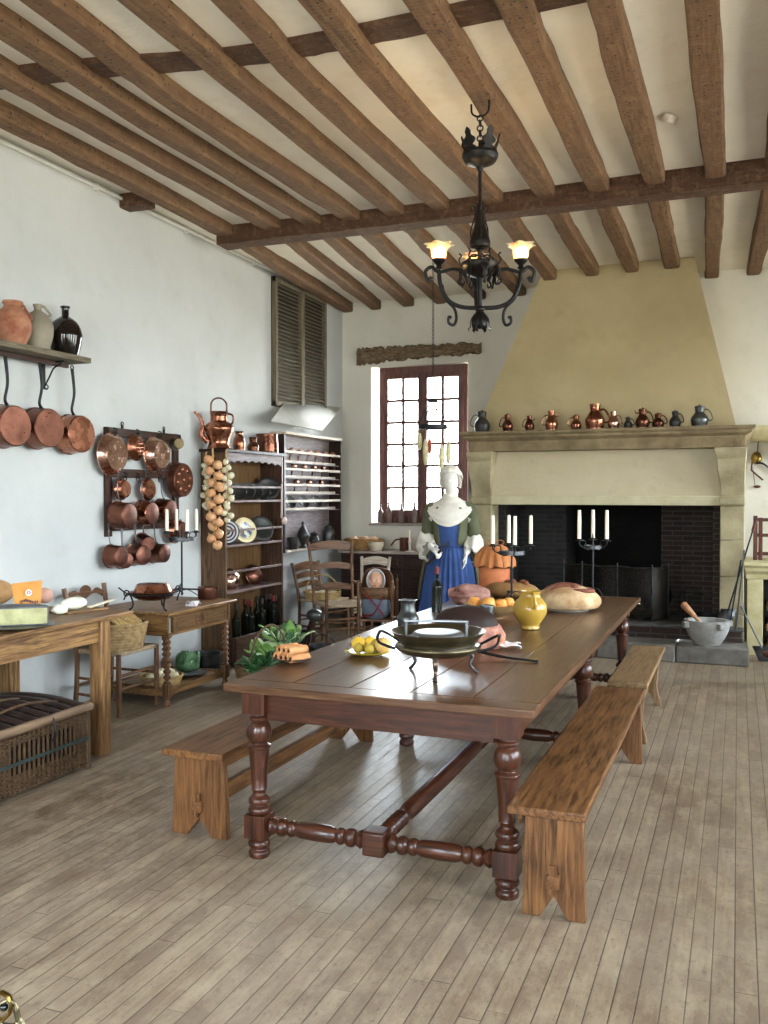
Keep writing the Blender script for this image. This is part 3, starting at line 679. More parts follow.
# ================= DRESSER =================
Dx,Dy0,Dy1=.27,7.40,8.56
ds=thing('dresser','tall narrow oak dresser of plates and bottles against the left wall','dresser',(XL+.003,7.98,0)); hy=.58; DH=2.045
SY='y'
MB().box(0,Dx,-hy,-hy+.03,0,DH-.03).build('side_panel',wd('dressside','z'),ds,bevel=.002)
MB().box(0,Dx,hy-.03,hy,0,DH-.03).build('side_panel',wd('dresserwood','z'),ds,bevel=.002)
MB().box(0,.015,-hy+.03,hy-.03,.05,DH-.03).build('back_panel',wd('plankgold','z'),ds)
MB().box(-.0,Dx+.03,-hy-.03,hy+.03,DH-.03,DH).build('top',wd('darkwood','y'),ds,bevel=.004)
yv=[-hy+.03+(2*hy-.06)*i/48 for i in range(49)]
poly=[(yv[0],DH-.031),(yv[0],DH-.14)]+[(y,DH-.15+.03*(math.sin(PI*i/48)**.5)+.022*abs(math.sin(i*PI/6))) for i,y in enumerate(yv)][1:-1]+[(yv[-1],DH-.14),(yv[-1],DH-.031)]
MB().prism(poly,.016,Matrix.Translation((Dx-.01,0,0))@Matrix.Rotation(PI/2,4,'Z')).build('valance',wd('lavender','y'),ds,ang=30)
XF=XL+Dx
def zat(px,py): return W(px,py,x=XF).z
sz=[zat(240,501),zat(240,545),zat(240,591)]
gz=[zat(240,487),zat(240,530),zat(240,571)]
for z in sz: MB().box(.016,Dx-.002,-hy+.031,hy-.031,z-.014,z+.008).build('shelf',wd('shelfwood','y'),ds,bevel=.003)
for z in gz: MB().box(Dx-.016,Dx,-hy+.031,hy-.031,z-.011,z+.011).build('guard_rail',wd('shelfwood','y'),ds,bevel=.003)
zb=.20
MB().box(.016,Dx+.10,-hy+.031,hy-.031,zb-.02,zb).build('shelf',wd('dresserwood','y'),ds,bevel=.003)
MB().box(Dx+.101,Dx+.125,-hy-.02,hy+.02,.02,.275).build('bin_front',wd('dresserwood','y'),ds,bevel=.004)
for a_,b_2 in ((-hy-.02,-hy+.005),(hy-.005,hy+.02)): MB().box(Dx+.001,Dx+.10,a_,b_2,.02,.275).build('bin_side',wd('dresserwood','z'),ds,bevel=.003)
# ================= PEWTER RACK =================
pr=thing('plate_rack','open wall rack with white lipped shelves of spoons and pewter','wall rack',(XL+.003,9.86,0)); 
RX=.17; ry0=W(284,440,x=XL+RX).y-9.86; ry1=W(341,440,x=XL+RX).y-9.86; rz1=2.27; rz0=1.00
MB().box(0,RX,ry0,ry0+.03,rz0-.02,rz1).build('side_panel',wd('darkwood','z'),pr,bevel=.002)
MB().box(0,RX,ry1-.02,ry1,rz0-.02,rz1).build('side_panel',wd('darkwood','z'),pr,bevel=.002)
MB().box(0,.012,ry0+.03,ry1-.02,rz0-.02,rz1).build('back_panel',wd('lavender','y'),pr)
MB().box(.0,RX+.02,ry0-.01,ry1+.01,rz1+.001,rz1+.03).build('top',wd('whitewood','y'),pr,bevel=.003)
XF2=XL+RX
rails=[(453,1),(462,0),(470,1),(477,0),(485.5,1),(493,0),(501.5,1),(509.5,0)]
RZ=[]
for py,fr in rails:
    z=W(300,py-.4,x=XF2).z; RZ.append(z)
    MB().box(RX-.03 if fr else RX-.10,RX if fr else RX-.07,ry0+.031,ry1-.021,z-.014,z+.014).build('shelf_lip',wd('whitewood','y'),pr,bevel=.005)
MB().box(.013,RX+.01,ry0+.031,ry1-.021,rz0-.02,rz0).build('shelf',wd('whitewood','y'),pr,bevel=.003)
for k in (1,3,5,7): MB().box(.013,RX-.02,ry0+.031,ry1-.021,RZ[k]-.024,RZ[k]-.016).build('shelf',wd('lavender','y'),pr)
# ================= COPPER RACK (wall frame) =================
A=W(107,428,x=XL+.04);Bq=W(179.5,440,x=XL+.04);zlow=W(112,524,x=XL+.04).z
kr=thing('pan_rack','dark wooden wall frame hung with copper pans','wall rack',(XL+.003,(A.y+Bq.y)/2,0)); ra=(Bq.y-A.y)/2
kz=[2.12,W(140,474,x=XL).z,W(140,525,x=XL).z]
for y in (-ra,ra-.07): MB().box(0,.03,y,y+.07,kz[2]-.08,2.16).build('post',wd('rackwood','z'),kr,bevel=.003)
for z in kz: MB().box(.031,.055,-ra,ra,z-.035,z+.035).build('rail',wd('rackwood','y'),kr,bevel=.003)
for y in (-ra*.55,ra*.6): MB().ring((.012,y,2.20),.014,.004,'x',12).box(.005,.02,y-.006,y+.006,2.15,2.19).build('hanging_eye',iron,kr)
# ================= WALL SHELF =================
S0=W(91,358,x=XL+.28)
sh_=thing('wall_shelf','grey wooden wall shelf carrying three old jugs','shelf',(XL+.003,4.3,0)); SZ=S0.z
MB().box(0,.28,-1.9,S0.y-4.3,SZ-.04,SZ).build('shelf_board',wd('greywood','y'),sh_,bevel=.004)
def bracket(y):
    m=MB().box(0,.012,y-.012,y+.012,SZ-.24,SZ-.045).box(0,.2,y-.012,y+.012,SZ-.052,SZ-.041)
    m.tube(smooth([(.17,y,SZ-.06),(.1,y,SZ-.09),(.06,y,SZ-.15),(.02,y,SZ-.21)],5),.006,6); m.ring((.03,y,SZ-.225),.016,.005,'y',10); m.build('bracket',iron,sh_)
bracket(S0.y-4.3-.19); bracket(-1.2)
HUNG_PEG=[]
m=MB().box(.10,.125,-1.9,S0.y-4.3-.06,SZ-.075,SZ-.042); m.build('hook_rail',wd('rackwood','y'),sh_,bevel=.002)
# ================= POTAGER =================
pt=thing('stone_stove','low pale stone stove at the right of the hearth with a log niche','stove',(.8,10.25,0))
PX0=-.72; pz=.935
pst=surf('stove_stone','#b3a87c','#d0c8a4',scale=6,rough=.85,bump=.6,bscale=30,bdist=.006)
m=MB(); prof=[(-.47,pz),(-.47,pz-.035),(-.445,pz-.05),(-.445,pz-.09),(-.42,pz-.115),(-.42,pz-.17),(.45,pz-.17),(.45,pz)]
m.loft([[(PX0-.02+ (0 if z>pz-.06 else .015),y,z) for y,z in prof],[(1.0,y,z) for y,z in prof]],cap=True); m.build('top_slab',pst,pt,bevel=.006)
MB().box(PX0+.01,PX0+.16,-.42,-.15,0,pz-.171).build('jamb',pst,pt,bevel=.006)
MB().box(.75,.97,-.42,-.15,0,pz-.171).build('jamb',pst,pt,bevel=.006)
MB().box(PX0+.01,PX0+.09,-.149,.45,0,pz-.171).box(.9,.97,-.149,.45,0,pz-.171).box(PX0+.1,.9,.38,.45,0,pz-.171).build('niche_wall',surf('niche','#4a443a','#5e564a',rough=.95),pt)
# ================= VESSEL MAKERS =================
def depth(P): return (P-Vector((0,0,H))).dot(_f)
def mpp(P): return depth(P)/FPX
def handle_tube(m,r0,z0,r1,z1,out,rad=.006,ang=0,flat=None):
    """ear handle from (r0,z0) up to (r1,z1) in the direction ang"""
    P=smooth([(r0,0,z0),(r0+out*.8,0,z0+(z1-z0)*.15),(r1+out,0,z0+(z1-z0)*.75),(r1+out*.5,0,z1+out*.1),(r1,0,z1)],5)
    c,s=math.cos(ang),math.sin(ang); m.tube([(p.x*c,p.x*s,p.z) for p in P],rad,8,flat=flat); return m
def jug(name,label,cat,loc,prof,mat,rz=0,handle=None,spout=None,lid=None,group=None,hmat=None,seg=28,thick=.003):
    r=thing(name,label,cat,loc,rz,group)
    pr=sprof(prof,4); inner=[(max(a-thick,0),b) for a,b in reversed(pr) if b>prof[0][1]+.01]
    m=MB().lathe(pr+inner,seg=seg)
    m.build('body',mat,r,ang=60)
    if handle: 
        m=MB(); handle_tube(m,*handle); m.build('handle',hmat or mat,r)
    if spout:
        a,b,c=spout  # start r,z ; tip r,z ; radius
        m=MB().tube(smooth([(-a[0],0,a[1]),(-(a[0]+b[0])/2-.01,0,(a[1]+b[1])/2-.01),(-b[0],0,b[1])],5),[c*(1-.055*k) for k in range(11)],10); m.build('spout',mat,r)
    if lid:
        rr,z,hh=lid; m=MB().lathe(sprof([(rr,z),(rr*.95,z+hh*.3),(rr*.5,z+hh*.6),(rr*.12,z+hh*.75),(rr*.2,z+hh),(0,z+hh*1.15)],3),seg=seg); m.build('lid',mat,r)
    return r
# ---- mantel jugs (photo order, left to right) ----
MZ=zt+.001; 
def belly(h,rb,rm,rn,rt,zm=.32,zn=.72): return [(0,0),(rb,0),(rb*1.02,h*.02),(rm,h*zm),(rm*.9,h*(zm+.18)),(rn,h*zn),(rn*1.0,h*(zn+.08)),(rt,h)]
MJ=[ # px centre, base y, height px, belly width px, material, dir, lid, spout, label
 (482,431,22,16,pewterd,PI,1,0,'tall dark pewter flagon, leftmost on the mantel'),
 (507.5,430,18,11,copperd,PI,1,0,'small dark lidded jug with a reddish belly on the mantel, second from the left end'),
 (529.5,429,15,9.5,copperd,PI,0,1,'tiny copper pot with a long handle on the mantel'),
 (551.5,429,19.5,12.5,copper,PI,0,1,'bright copper pitcher with a pouring lip on the mantel'),
 (576,428.5,15.5,11,copper,PI,1,0,'squat copper jug with lid, just left of the biggest copper pitcher'),
 (595,428,25,19.5,copper,0,0,0,'largest copper pitcher in the middle of the mantel'),
 (613.5,427.5,17,11.5,coppersh,0,0,0,'pale tinned jug just right of the biggest copper pitcher'),
 (628,426.5,12,8.5,pewterd,0,1,0,'smallest black lidded pot on the mantel'),
 (642.5,426,20.5,14,copperd,0,1,1,'brown lidded flagon with a dark neck on the mantel'),
 (658,425.5,15,12,copperd,0,1,0,'small reddish lidded pot between two dark flagons on the mantel'),
 (675,425,17,11.5,pewterd,0,1,0,'black pewter jug with a ring handle near the right end of the mantel'),
 (699.5,424.5,22,17,pewter,0,1,0,'shiny banded pewter flagon, rightmost on the mantel'),
]
for i,(px,py,hp,wp,mt,rz,ld,sp_,lb) in enumerate(MJ):
    P=W(px,py,y=9.5); P.z=MZ; k=mpp(P); h=hp*k; rm=wp*k/2
    j=jug('mantel_jug',lb,'jug',P,belly(h*(.88 if ld else 1),rm*.82,rm,rm*.5,rm*.58,zm=.3),mt,rz=.15*(1 if i%2 else -1),
        handle=(rm*.85,h*.25,rm*.5,h*.75,rm*.75,.0055 if i!=5 else .010),spout=((rm*.5,h*.72),(rm*1.05,h*.86),rm*.14) if sp_ else None,
        lid=(rm*.58,h*.88,h*.12) if ld else None,group='jugs on the mantel',hmat=mt if i not in (3,) else mt)
    # handle direction: turned by rotating the whole jug
    j.rotation_euler=(0,0,(PI if (rz==PI) else 0)+.2)
# ---- jugs on the wall shelf ----
def onshelf(px,py,x): 
    P=W(px,py,x=x); P.z=SZ+.001; return P
P=onshelf(13,343,XL+.15)
J1=jug('stoneware_jug','big reddish earthenware jug with chipped glaze at the left of the wall shelf','jug',P,[(0,0),(.085,0),(.10,.02),(.14,.12),(.135,.20),(.10,.27),(.07,.30),(.065,.32),(.08,.335),(.075,.35)],surf('mottled_clay','#7c452e','#ac7c60',scale=6,rough=.7,bump=.3,spread=.14),rz=R(60),handle=(.12,.22,.07,.32,.03,.011))
J1.scale=(.86,)*3
P=onshelf(38,346,XL+.15)
J2=jug('stoneware_jug','plain grey-beige stoneware jug in the middle of the wall shelf','jug',P,[(0,0),(.075,0),(.085,.02),(.112,.12),(.11,.2),(.07,.27),(.032,.30),(.028,.32),(.036,.345),(.032,.35)],surf('beige_clay','#77705f','#938a76',scale=5,rough=.6,bump=.2),rz=R(60),handle=(.07,.27,.03,.335,.035,.009))
J2.scale=(.93,)*3
P=onshelf(65.5,351,XL+.16)
jug('demijohn','glossy black-brown demijohn at the right of the wall shelf','bottle',P,[(0,0),(.08,0),(.095,.02),(.118,.12),(.118,.17),(.09,.24),(.035,.285),(.026,.29),(.026,.345),(.034,.35),(.034,.362),(.02,.365)],surf('black_glaze','#0c0908','#1c1410',rough=.12,bump=.03))
copperb=surf('patinated_copper','#4a2c22','#86594a',scale=14,rough=.42,metal=.9,bump=.15,bscale=30)
# ---- hanging pans (axis +x, hung against the left wall) ----
def pan(name,label,P,R_,dep,hlen,bot=None,mat=copperm,bmat=None,rz=0,tilt=0,handle='iron',group=None,hx=None,flare=.92,bumps=None,hside=0,hook=0):
    """P = centre of bottom disc; local origin at the rim plane by the wall"""
    r=thing(name,label,'pan',(P.x-dep,P.y,P.z),rz,group)
    rb=bot or R_*flare
    pr=[(0,dep),(rb*.5,dep+.001),(rb-.006,dep),(rb,dep-.006),(R_,0),(R_+.006,-.001),(R_+.006,-.004),(R_-.003,-.002),(rb-.006,dep-.009),(0,dep-.006)]
    m=MB().lathe(pr,RX90,36)
    m.build('bowl',mat,r,ang=35)
    if not bumps and hlen and bot is None: MB().lathe([(0,dep+.0005),(rb*.9,dep+.0005),(rb*.92,dep+.002),(rb*.9,dep+.003),(0,dep+.003)],RX90,32).build('base_plate',copperb,r)
    if bumps:
        b=MB()
        for (y,z,q) in bumps: b.ball((dep,y,z),q,(.55,1,1),12,8)
        b.build('dimples',bmat or mat,r)
    if hlen:
        x0=.05 if hook else .012; a=hside; q_=1.6 if hook else 1
        pts=smooth([(dep*.35,math.sin(a)*R_*.98,math.cos(a)*R_*.98),(dep*.2,math.sin(a)*(R_+hlen*.12),math.cos(a)*R_+hlen*.12),(x0,math.sin(a)*(R_+.02),R_+hlen*.45),(x0*.6,math.sin(a)*R_*.9,R_+hlen*.93)],6)
        h=MB().tube(pts,[.011*q_-.004*math.sin(PI*i/(len(pts)-1)) for i in range(len(pts))],8,flat=.45)
        e=pts[-1]; h.ring((e.x,e.y,e.z+.014),.014,.0045,'x',14); h.build('handle',steel if handle=='steel' else iron,r)
    if tilt: r.rotation_euler=(0,tilt,rz)
    return r
hk=steel
for px,py,Rr,hl_,lb,mt in ((17,426,.138,.30,'copper saucepan with a long iron handle under the wall shelf, leftmost of three',copperm),(51,428,.138,.30,'copper saucepan under the wall shelf, middle of three',copperm),(83,434,.138,.31,'copper saucepan with a shiny dented base under the wall shelf, nearest the shelf end',copper)):
    P=W(px+.0,py,x=XL+.20); pan('hanging_saucepan',lb,P,Rr*1.06,.125,(SZ-.075-P.z-Rr*1.06)/.93,hook=1,bot=Rr*1.0,mat=mt,group='saucepans under the wall shelf',rz=R(-4))
def rk(zx,zy,x):  # crop coordinates measured in the enlarged view
    return W(95+zx/6.61,415+zy/6.61,x=x)
g='copper pans on the wall rack'
X0=XL+.07
pan('hanging_basin','large round tinned copper basin at the top left of the pan rack',rk(150,260,X0+.06),.172,.06,.0,bot=.135,mat=coppersh,group=g)
pan('dimpled_mould','small dimpled copper mould between the two big basins',rk(300,215,X0+.05),.105,.045,0,bot=.07,mat=copper,group=g,bumps=[(.035*math.cos(a),.035*math.sin(a),.016) for a in [k*PI/3 for k in range(6)]]+[(0,0,.016)])
pan('hanging_basin','copper basin with a bright silvery base at the top right of the pan rack',rk(446,262,X0+.075),.155,.075,0,bot=.122,mat=coppersh,group=g)
for zx,zy in ((128,105),(278,115),(424,125),(545,155)):
    pass
pan('dimpled_pan','big round copper pan with nine raised dimples at the right of the rack',rk(590,430,X0+.07),.158,.07,0,bot=.150,mat=copperm,bmat=copper,group=g,bumps=[(.095*math.cos(a),.095*math.sin(a),.021) for a in [k*PI/4+.2 for k in range(8)]]+[(0,0,.022)])
pan('hanging_saucepan','small shallow copper pan under the top left basin',rk(207,490,X0+.05),.088,.05,.06,bot=.07,mat=copper,group=g,handle='steel',hside=-.5)
m_=pan('skimmer','round perforated copper skimmer in the middle of the rack',rk(368,492,X0+.03),.095,.03,.05,bot=.085,mat=copper,bmat=surf('holes','#1a0f0a','#24150e',rough=.9),group=g,handle='steel',hside=-.4,bumps=[(.02*k*math.cos(j*2*PI/(6*k)),.02*k*math.sin(j*2*PI/(6*k)),.005) for k in (1,2,3) for j in range(6*k)])
pan('hanging_saucepan','copper saucepan with a sooty base, left in the third row of the rack',rk(230,665,X0+.14),.112,.125,.16,mat=copperm,group=g,handle='steel')
pan('hanging_saucepan','copper saucepan with a scratched base, middle of the third row of the rack',rk(380,650,X0+.13),.105,.115,.16,mat=copper,group=g,handle='steel')
pan('hanging_saucepan','copper saucepan in the third row of the rack below the dimpled pan',rk(506,630,X0+.13),.10,.115,.16,mat=copperd,group=g,handle='steel')
pan('hanging_saucepan','copper saucepan with a tan side at the bottom left of the rack',rk(178,935,X0+.12),.092,.11,.16,mat=copperm,group=g,handle='steel',hside=-.3)
pan('hanging_saucepan','narrow small copper pan hanging sideways at the bottom of the rack',rk(236,958,X0+.11),.072,.09,.2,mat=copperd,group=g,handle='steel',rz=R(-32))
pan('hanging_saucepan','copper saucepan in the bottom row, overlapping its narrower neighbour',rk(335,925,X0+.14),.09,.11,.17,mat=copperm,group=g,handle='steel',rz=R(-10))
pan('hanging_saucepan','dark-bottomed copper saucepan turned sideways above the candlestick',rk(400,835,X0+.14),.068,.14,.14,mat=copperd,group=g,handle='steel',rz=R(-30),tilt=R(8))
pan('hanging_saucepan','small copper saucepan half hidden behind the black candelabrum',rk(465,915,X0+.12),.085,.12,.16,mat=copperm,group=g,handle='steel')
pan('hanging_saucepan','rounded copper pan behind the candles of the side table candelabrum',rk(580,765,X0+.09),.11,.08,.17,mat=copper,group=g,handle='steel',flare=.75)
P=rk(592,190,X0+.10); pan('brass_measure','small dull brass measure hanging at the right end of the rack top rail',P,.052,.10,.0,mat=surf('dull_brass','#3a3020','#5a4c30',rough=.4,metal=.8),group=g,rz=R(-35))
# hooks of the rack (parts of it)
for zx,zy in ((128,100),(278,110),(424,122),(548,150),(195,395),(280,400),(345,405),(425,408)):
    q=rk(zx,zy,XL+.065); m=MB().tube(smooth([(q.x-kr.location.x-.008,q.y-kr.location.y,q.z+.02),(q.x-kr.location.x+.022,q.y-kr.location.y,q.z+.008),(q.x-kr.location.x+.022,q.y-kr.location.y,q.z-.022),(q.x-kr.location.x,q.y-kr.location.y,q.z-.02)],5),.0045,6); m.ring((q.x-kr.location.x+.006,q.y-kr.location.y,q.z-.028),.02,.005,'x',14); m.build('hook',iron,kr)
# ---- copper on top of the dresser ----
TZD=DH+.001
def ontop(px,dx=.17): 
    P=W(px,444,x=XL+dx); P.z=TZD; return P
P=ontop(219,.21); kt=thing('copper_kettle','large copper kettle with swing handle and long spout on top of the dresser','kettle',P,R(-42)); kt.scale=(1.08,1.08,1.03)
MB().lathe(sprof([(0,0),(.095,0),(.10,.01),(.088,.05),(.10,.10),(.125,.16),(.128,.19),(.105,.225),(.078,.245),(.074,.26),(.074,.33),(.082,.335)],4)+[(.078,.333),(.07,.26)],seg=36).build('body',copper,kt,ang=60)
MB().tube(smooth([(0,-.10,.06),(0,-.155,.12),(0,-.145,.20),(0,-.165,.27),(0,-.215,.33)],6),[.03,.03,.029,.028,.027,.026,.025,.024,.023,.022,.021,.02,.019,.018,.017,.016,.015,.014,.0135,.013,.013,.013,.013,.013,.013],12).build('spout',copper,kt)
MB().tube([(0,-.07,.33)]+arcpts((0,0,.39),.07,PI,0,12,'yz')+[(0,.07,.33)],.008,8).build('bail_handle',copperd,kt)
MB().tube(smooth([(0,.075,.32),(0,.12,.31),(0,.13,.26),(0,.11,.22)],5),.009,8).build('side_handle',copperd,kt)
P=ontop(239,.20); jug('copper_jug','small waisted copper jug beside the kettle on the dresser','jug',P,[(0,0),(.05,0),(.055,.01),(.062,.07),(.05,.12),(.036,.15),(.036,.17),(.045,.185)],copper)
P=ontop(253,.22); jug('copper_jug','low copper jug in front of the big copper pot on the dresser','jug',P,[(0,0),(.05,0),(.056,.02),(.058,.05),(.04,.085),(.035,.10),(.042,.135),(.044,.14)],copperd)
P=ontop(267,.18); jug('copper_pot','big straight-sided copper stockpot at the end of the dresser top','pot',P,[(0,0),(.115,0),(.12,.01),(.118,.10),(.112,.19),(.12,.195)],copperd,seg=40)
# ---- plates on the dresser ----
def plate_mesh(r): return MB().lathe([(0,.004),(r*.62,.004),(r*.7,.012),(r*.98,.018),(r,.022),(r*.98,.024),(r*.7,.018),(r*.6,.010),(0,.010)],seg=36)
def faience():
    t=NT('faience'); tc=t.add('ShaderNodeTexCoord'); v=t.coords((1,1,1),rand=False); n=t.noise(v,14,4,.7); n2=t.noise(v,6,2)
    g=t.add('ShaderNodeVectorMath',operation='LENGTH'); t.link(tc.outputs['Object'],g.inputs[0])
    rim=t.ramp(t.math('MULTIPLY',g.outputs['Value'],7.),[(.55,0.),(.62,1.)])
    c=t.mix(t.ramp(n,[(.48,0.),(.56,1.)]),'#ddd6bc','#3c5a84'); c=t.mix(t.ramp(n2,[(.52,0.),(.62,.5)]),c,'#b89a50'); c=t.mix(rim,c,'#d6c698')
    return t.fin(c,.2,0)
stripe=NT('striped_glaze'); _tc=stripe.add('ShaderNodeTexCoord'); _l=stripe.add('ShaderNodeVectorMath',operation='LENGTH'); stripe.link(_tc.outputs['Object'],_l.inputs[0])
stripem=stripe.fin(stripe.ramp(stripe.math('FRACT',stripe.math('MULTIPLY',_l.outputs['Value'],32.)),[(.45,'#dcd8d0'),(.5,'#3c4a5c')]),.2,0)
faim=faience()
def stand_plate(label,px,zsh,r,mat,rz,name='plate',tilt=72,group='plates in the dresser',dx=.13,sc=1):
    P=W(px,500,x=XL+dx); o=plate_mesh(r).build(name,mat,ang=50); 
    t=R(tilt); z=zsh+.009+r*math.sin(t)
    o.rotation_euler=Euler((0,t,rz),'XYZ'); o.location=(P.x,P.y,z); return tag(o,label,'plate',group)
for i,(px,r) in enumerate(((238,.085),(246,.09),(254,.088),(262,.088),(268,.125))):
    stand_plate(['leftmost dark pewter plate on the upper dresser shelf','second dark pewter plate on the upper dresser shelf','third dark pewter plate on the upper dresser shelf','fourth dark pewter plate on the upper dresser shelf','larger dark pewter plate at the back right of the upper dresser shelf'][i],px,sz[0],r,pewterd,R(-48),tilt=66,dx=.17)
stand_plate('blue and white striped plate half hidden at the left of the middle dresser shelf',227,sz[1],.12,stripem,R(-62),dx=.19,tilt=80)
stand_plate('cream plate with blue flower pattern on the middle dresser shelf',244,sz[1],.128,faim,R(-28),dx=.2,tilt=74)
stand_plate('large plain dark plate on the middle dresser shelf',261,sz[1],.135,pewterd,R(-28),dx=.2,tilt=70)
for px,lb,r,mt,rz in ((231,'shiny tinned bowl standing on edge at the left of the lower dresser shelf',.115,coppersh,-40),(258,'big dull copper bowl standing on edge on the lower dresser shelf',.115,copperm,-15)):
    P=W(px,570,x=XL+.16); o=MB().lathe(sprof([(0,0),(.04,.0),(r*.75,.025),(r*.95,.055),(r,.06)],4)+[(r-.004,.06),(r*.7,.03),(0,.006)],seg=32).build('standing_bowl',mt,ang=50)
    t=R(100); o.rotation_euler=Euler((0,t,R(rz)),'XYZ'); o.rotation_euler=Euler((0,R(-75),R(rz+180)),'XYZ') if False else Euler((0,R(250),R(rz)),'XYZ')
    o.location=(P.x,P.y,sz[2]+.012+r*.97); tag(o,lb,'bowl','bowls in the dresser')
# ---- ladle hanging at dresser edge ----
a=W(281.5,484,x=XL+Dx+.02); b=W(281,518,x=XL+Dx+.02); 
m=MB().tube(smooth([a,(a+b)/2+Vector((.004,0,0)),b],5),.009,8); m.ball(b+Vector((.012,.05,-.03)),.048,(.4,1.15,.8),14,8); stat(m,'ladle',surf('ladle_wood','#8a6a5c','#c0a494',rough=.4),'long-handled metal ladle hanging at the right edge of the dresser','ladle')
# ---- bottles in the dresser ----
bot=surf('bottle_glass','#0a0d0a','#141a12',rough=.08,bump=0); cap=surf('red_wax','#5c1a18','#7c2a26',rough=.4)
def bottle(label,loc,h=.31,r=.038,capm=cap,group=None,seal=True,glass=bot,name='wine_bottle'):
    rt=thing(name,label,'bottle',loc,0,group)
    MB().lathe(sprof([(0,0),(r*.95,0),(r,.008),(r,h*.52),(r*.93,h*.6),(r*.42,h*.72),(r*.36,h*.78),(r*.36,h)],4)+[(0,h)],seg=18).build('bottle_glass',glass,rt,ang=60)
    if seal: MB().lathe([(r*.42,h*.86),(r*.44,h*1.005),(r*.3,h*1.02),(0,h*1.02)],seg=14).build('wax_seal',capm,rt)
    return rt
bl=['leftmost wine bottle in the dresser bin, standing low with a pale label','front bottle with a red wax seal, second in the dresser bin','red-sealed bottle third from the left in the dresser bin','bottle behind the third one in the dresser bin','middle bottle of the dresser bin with a tall neck','dark-capped bottle just right of the middle in the dresser bin','red-capped bottle in the right half of the dresser bin','back-row bottle near the right of the dresser bin','second bottle from the right in the dresser bin','rightmost bottle standing in the dresser bin']
capd=surf('dark_cap','#2c2826','#3a3432',rough=.4)
for i,(px,py) in enumerate(((236,598),(245,595),(251,592),(257,595),(262,590),(266,590),(273,591),(269,586),(275.5,588),(278.5,587))):
    X=XL+(.27 if i%2==0 else .15)
    P=W(px,py,x=X); P.y=min(P.y,8.50); bottle(bl[i],(X,P.y,zb+.001),h=max(.27,min(.36,P.z-zb)),r=.04,capm=cap if i in (1,2,6,9) else capd,group='wine bottles in the dresser')
# ---- pewter on the plate rack ----
PZ=rz0+.001
def onr(px,dx): 
    P=W(px,545,x=XL+dx); P.z=PZ; return P
jug('pewter_beaker','straight pewter beaker at the left of the wall rack ledge','beaker',onr(293,.10),[(0,0),(.045,0),(.047,.01),(.058,.125),(.06,.13)],pewterd)
jug('pewter_vase','tall tapering pewter flask with pointed stopper on the wall rack ledge','flask',onr(303,.09),[(0,0),(.045,0),(.03,.03),(.028,.045),(.06,.11),(.068,.15),(.05,.2),(.02,.25),(.014,.27),(.02,.28)],pewterd,lid=(.02,.28,.03))
jug('pewter_pot','round black-bellied pewter pot on the wall rack ledge','pot',onr(314,.10),[(0,0),(.04,0),(.066,.05),(.066,.08),(.045,.12),(.04,.13),(.05,.15)],pewterd,lid=(.05,.15,.025))
jug('pewter_flagon','slender pewter flagon with lid near the corner on the wall rack ledge','flagon',onr(328.5,.08),[(0,0),(.05,0),(.045,.02),(.06,.07),(.062,.14),(.04,.19),(.035,.2),(.042,.21)],pewter,lid=(.042,.21,.04),handle=(.055,.12,.04,.2,.025,.005))
jug('pewter_cup','small dark cup at the corner end of the wall rack ledge','cup',onr(332.5,.05),[(0,0),(.03,0),(.045,.05),(.045,.065)],pewterd)
# spoons and forks on the rack
wsp=surf('spoon_wood','#7e5236','#a87450',rough=.5); 
rows=[(RZ[1],7,wsp,'wooden spoons on the top rack shelf','wooden spoon'),(RZ[3],6,copperd,'copper spoons on the second rack shelf','copper spoon'),(RZ[5],5,copperd,'copper spoons on the third rack shelf','copper spoon')]
for ri,(z,n,mt,gr,nm) in enumerate(rows):
    for i in range(n):
        y=pr.location.y+ry0+.07+(ry1-ry0-.2)*i/(n-1); m=MB()
        m.tube([(0,0,0),(-.01,.04,.06)],.008,6); m.ball((0.0,.07,.115),.062,(.35,1.2,.6),14,8)
        o=m.build('spoon',mt); o.location=(XL+.085,y,z+.004); o.rotation_euler=(0,0,0)
        tag(o,nm+' standing '+['against the back of the top lipped shelf of the wall rack','against the back of the second lipped shelf of the wall rack','against the back of the third lipped shelf of the wall rack'][ri],'spoon',gr)
for i in range(3):
    o=plate_mesh(.075).build('pewter_plate',pewterd,ang=50); o.rotation_euler=Euler((0,R(68),R(-20)),'XYZ'); o.location=(XL+.09,pr.location.y+ry0+.28+.34*i,RZ[7]+.075)
    tag(o,'dark pewter plate on the lowest lipped shelf of the wall rack, '+['nearest the dresser','the middle one','nearest the corner'][i],'plate','pewter plates on the wall rack')
# ---- onions and garlic ----
def braid(name,label,top,n,part,mat,r,wid,step,seed,xoff):
    rnd=random.Random(seed); t=thing(name,label,name.split('_')[0]+' braid',top)
    MB().tube(smooth([(0,0,.06),(.0,.012,.0),(0,-.01,-n*step*.25),(0,.005,-n*step*.5)],6),.008,6).build('rope',straw,t)
    proto=MB().lathe(sprof([(0,-r*.92),(r*.55,-r*.75),(r,-.1*r),(r*.8,r*.6),(r*.25,r*.95),(r*.1,r*1.35),(0,r*1.4)],3),seg=14).build(part,mat,t)
    for i in range(n):
        o=proto if i==0 else proto.copy()
        if i: COL.objects.link(o); o.parent=t
        side=(-1 if i%2 else 1); z=-.07-step*.5*i
        o.location=(xoff+rnd.uniform(-.012,.025),side*wid+rnd.uniform(-.014,.014),z+rnd.uniform(-.012,.012)); o.rotation_euler=(rnd.uniform(-.9,.9),rnd.uniform(-.9,.9),rnd.uniform(0,6)); o.scale=(rnd.uniform(.82,1.06),rnd.uniform(.82,1.06),rnd.uniform(.8,1.0))
    return t
onm=surf('onion_skin','#b87c4c','#e0b488',scale=12,rough=.35,bump=.1,spread=.3); gam=surf('garlic_skin','#b8b08c','#dcd6ba',scale=14,rough=.5,bump=.15)
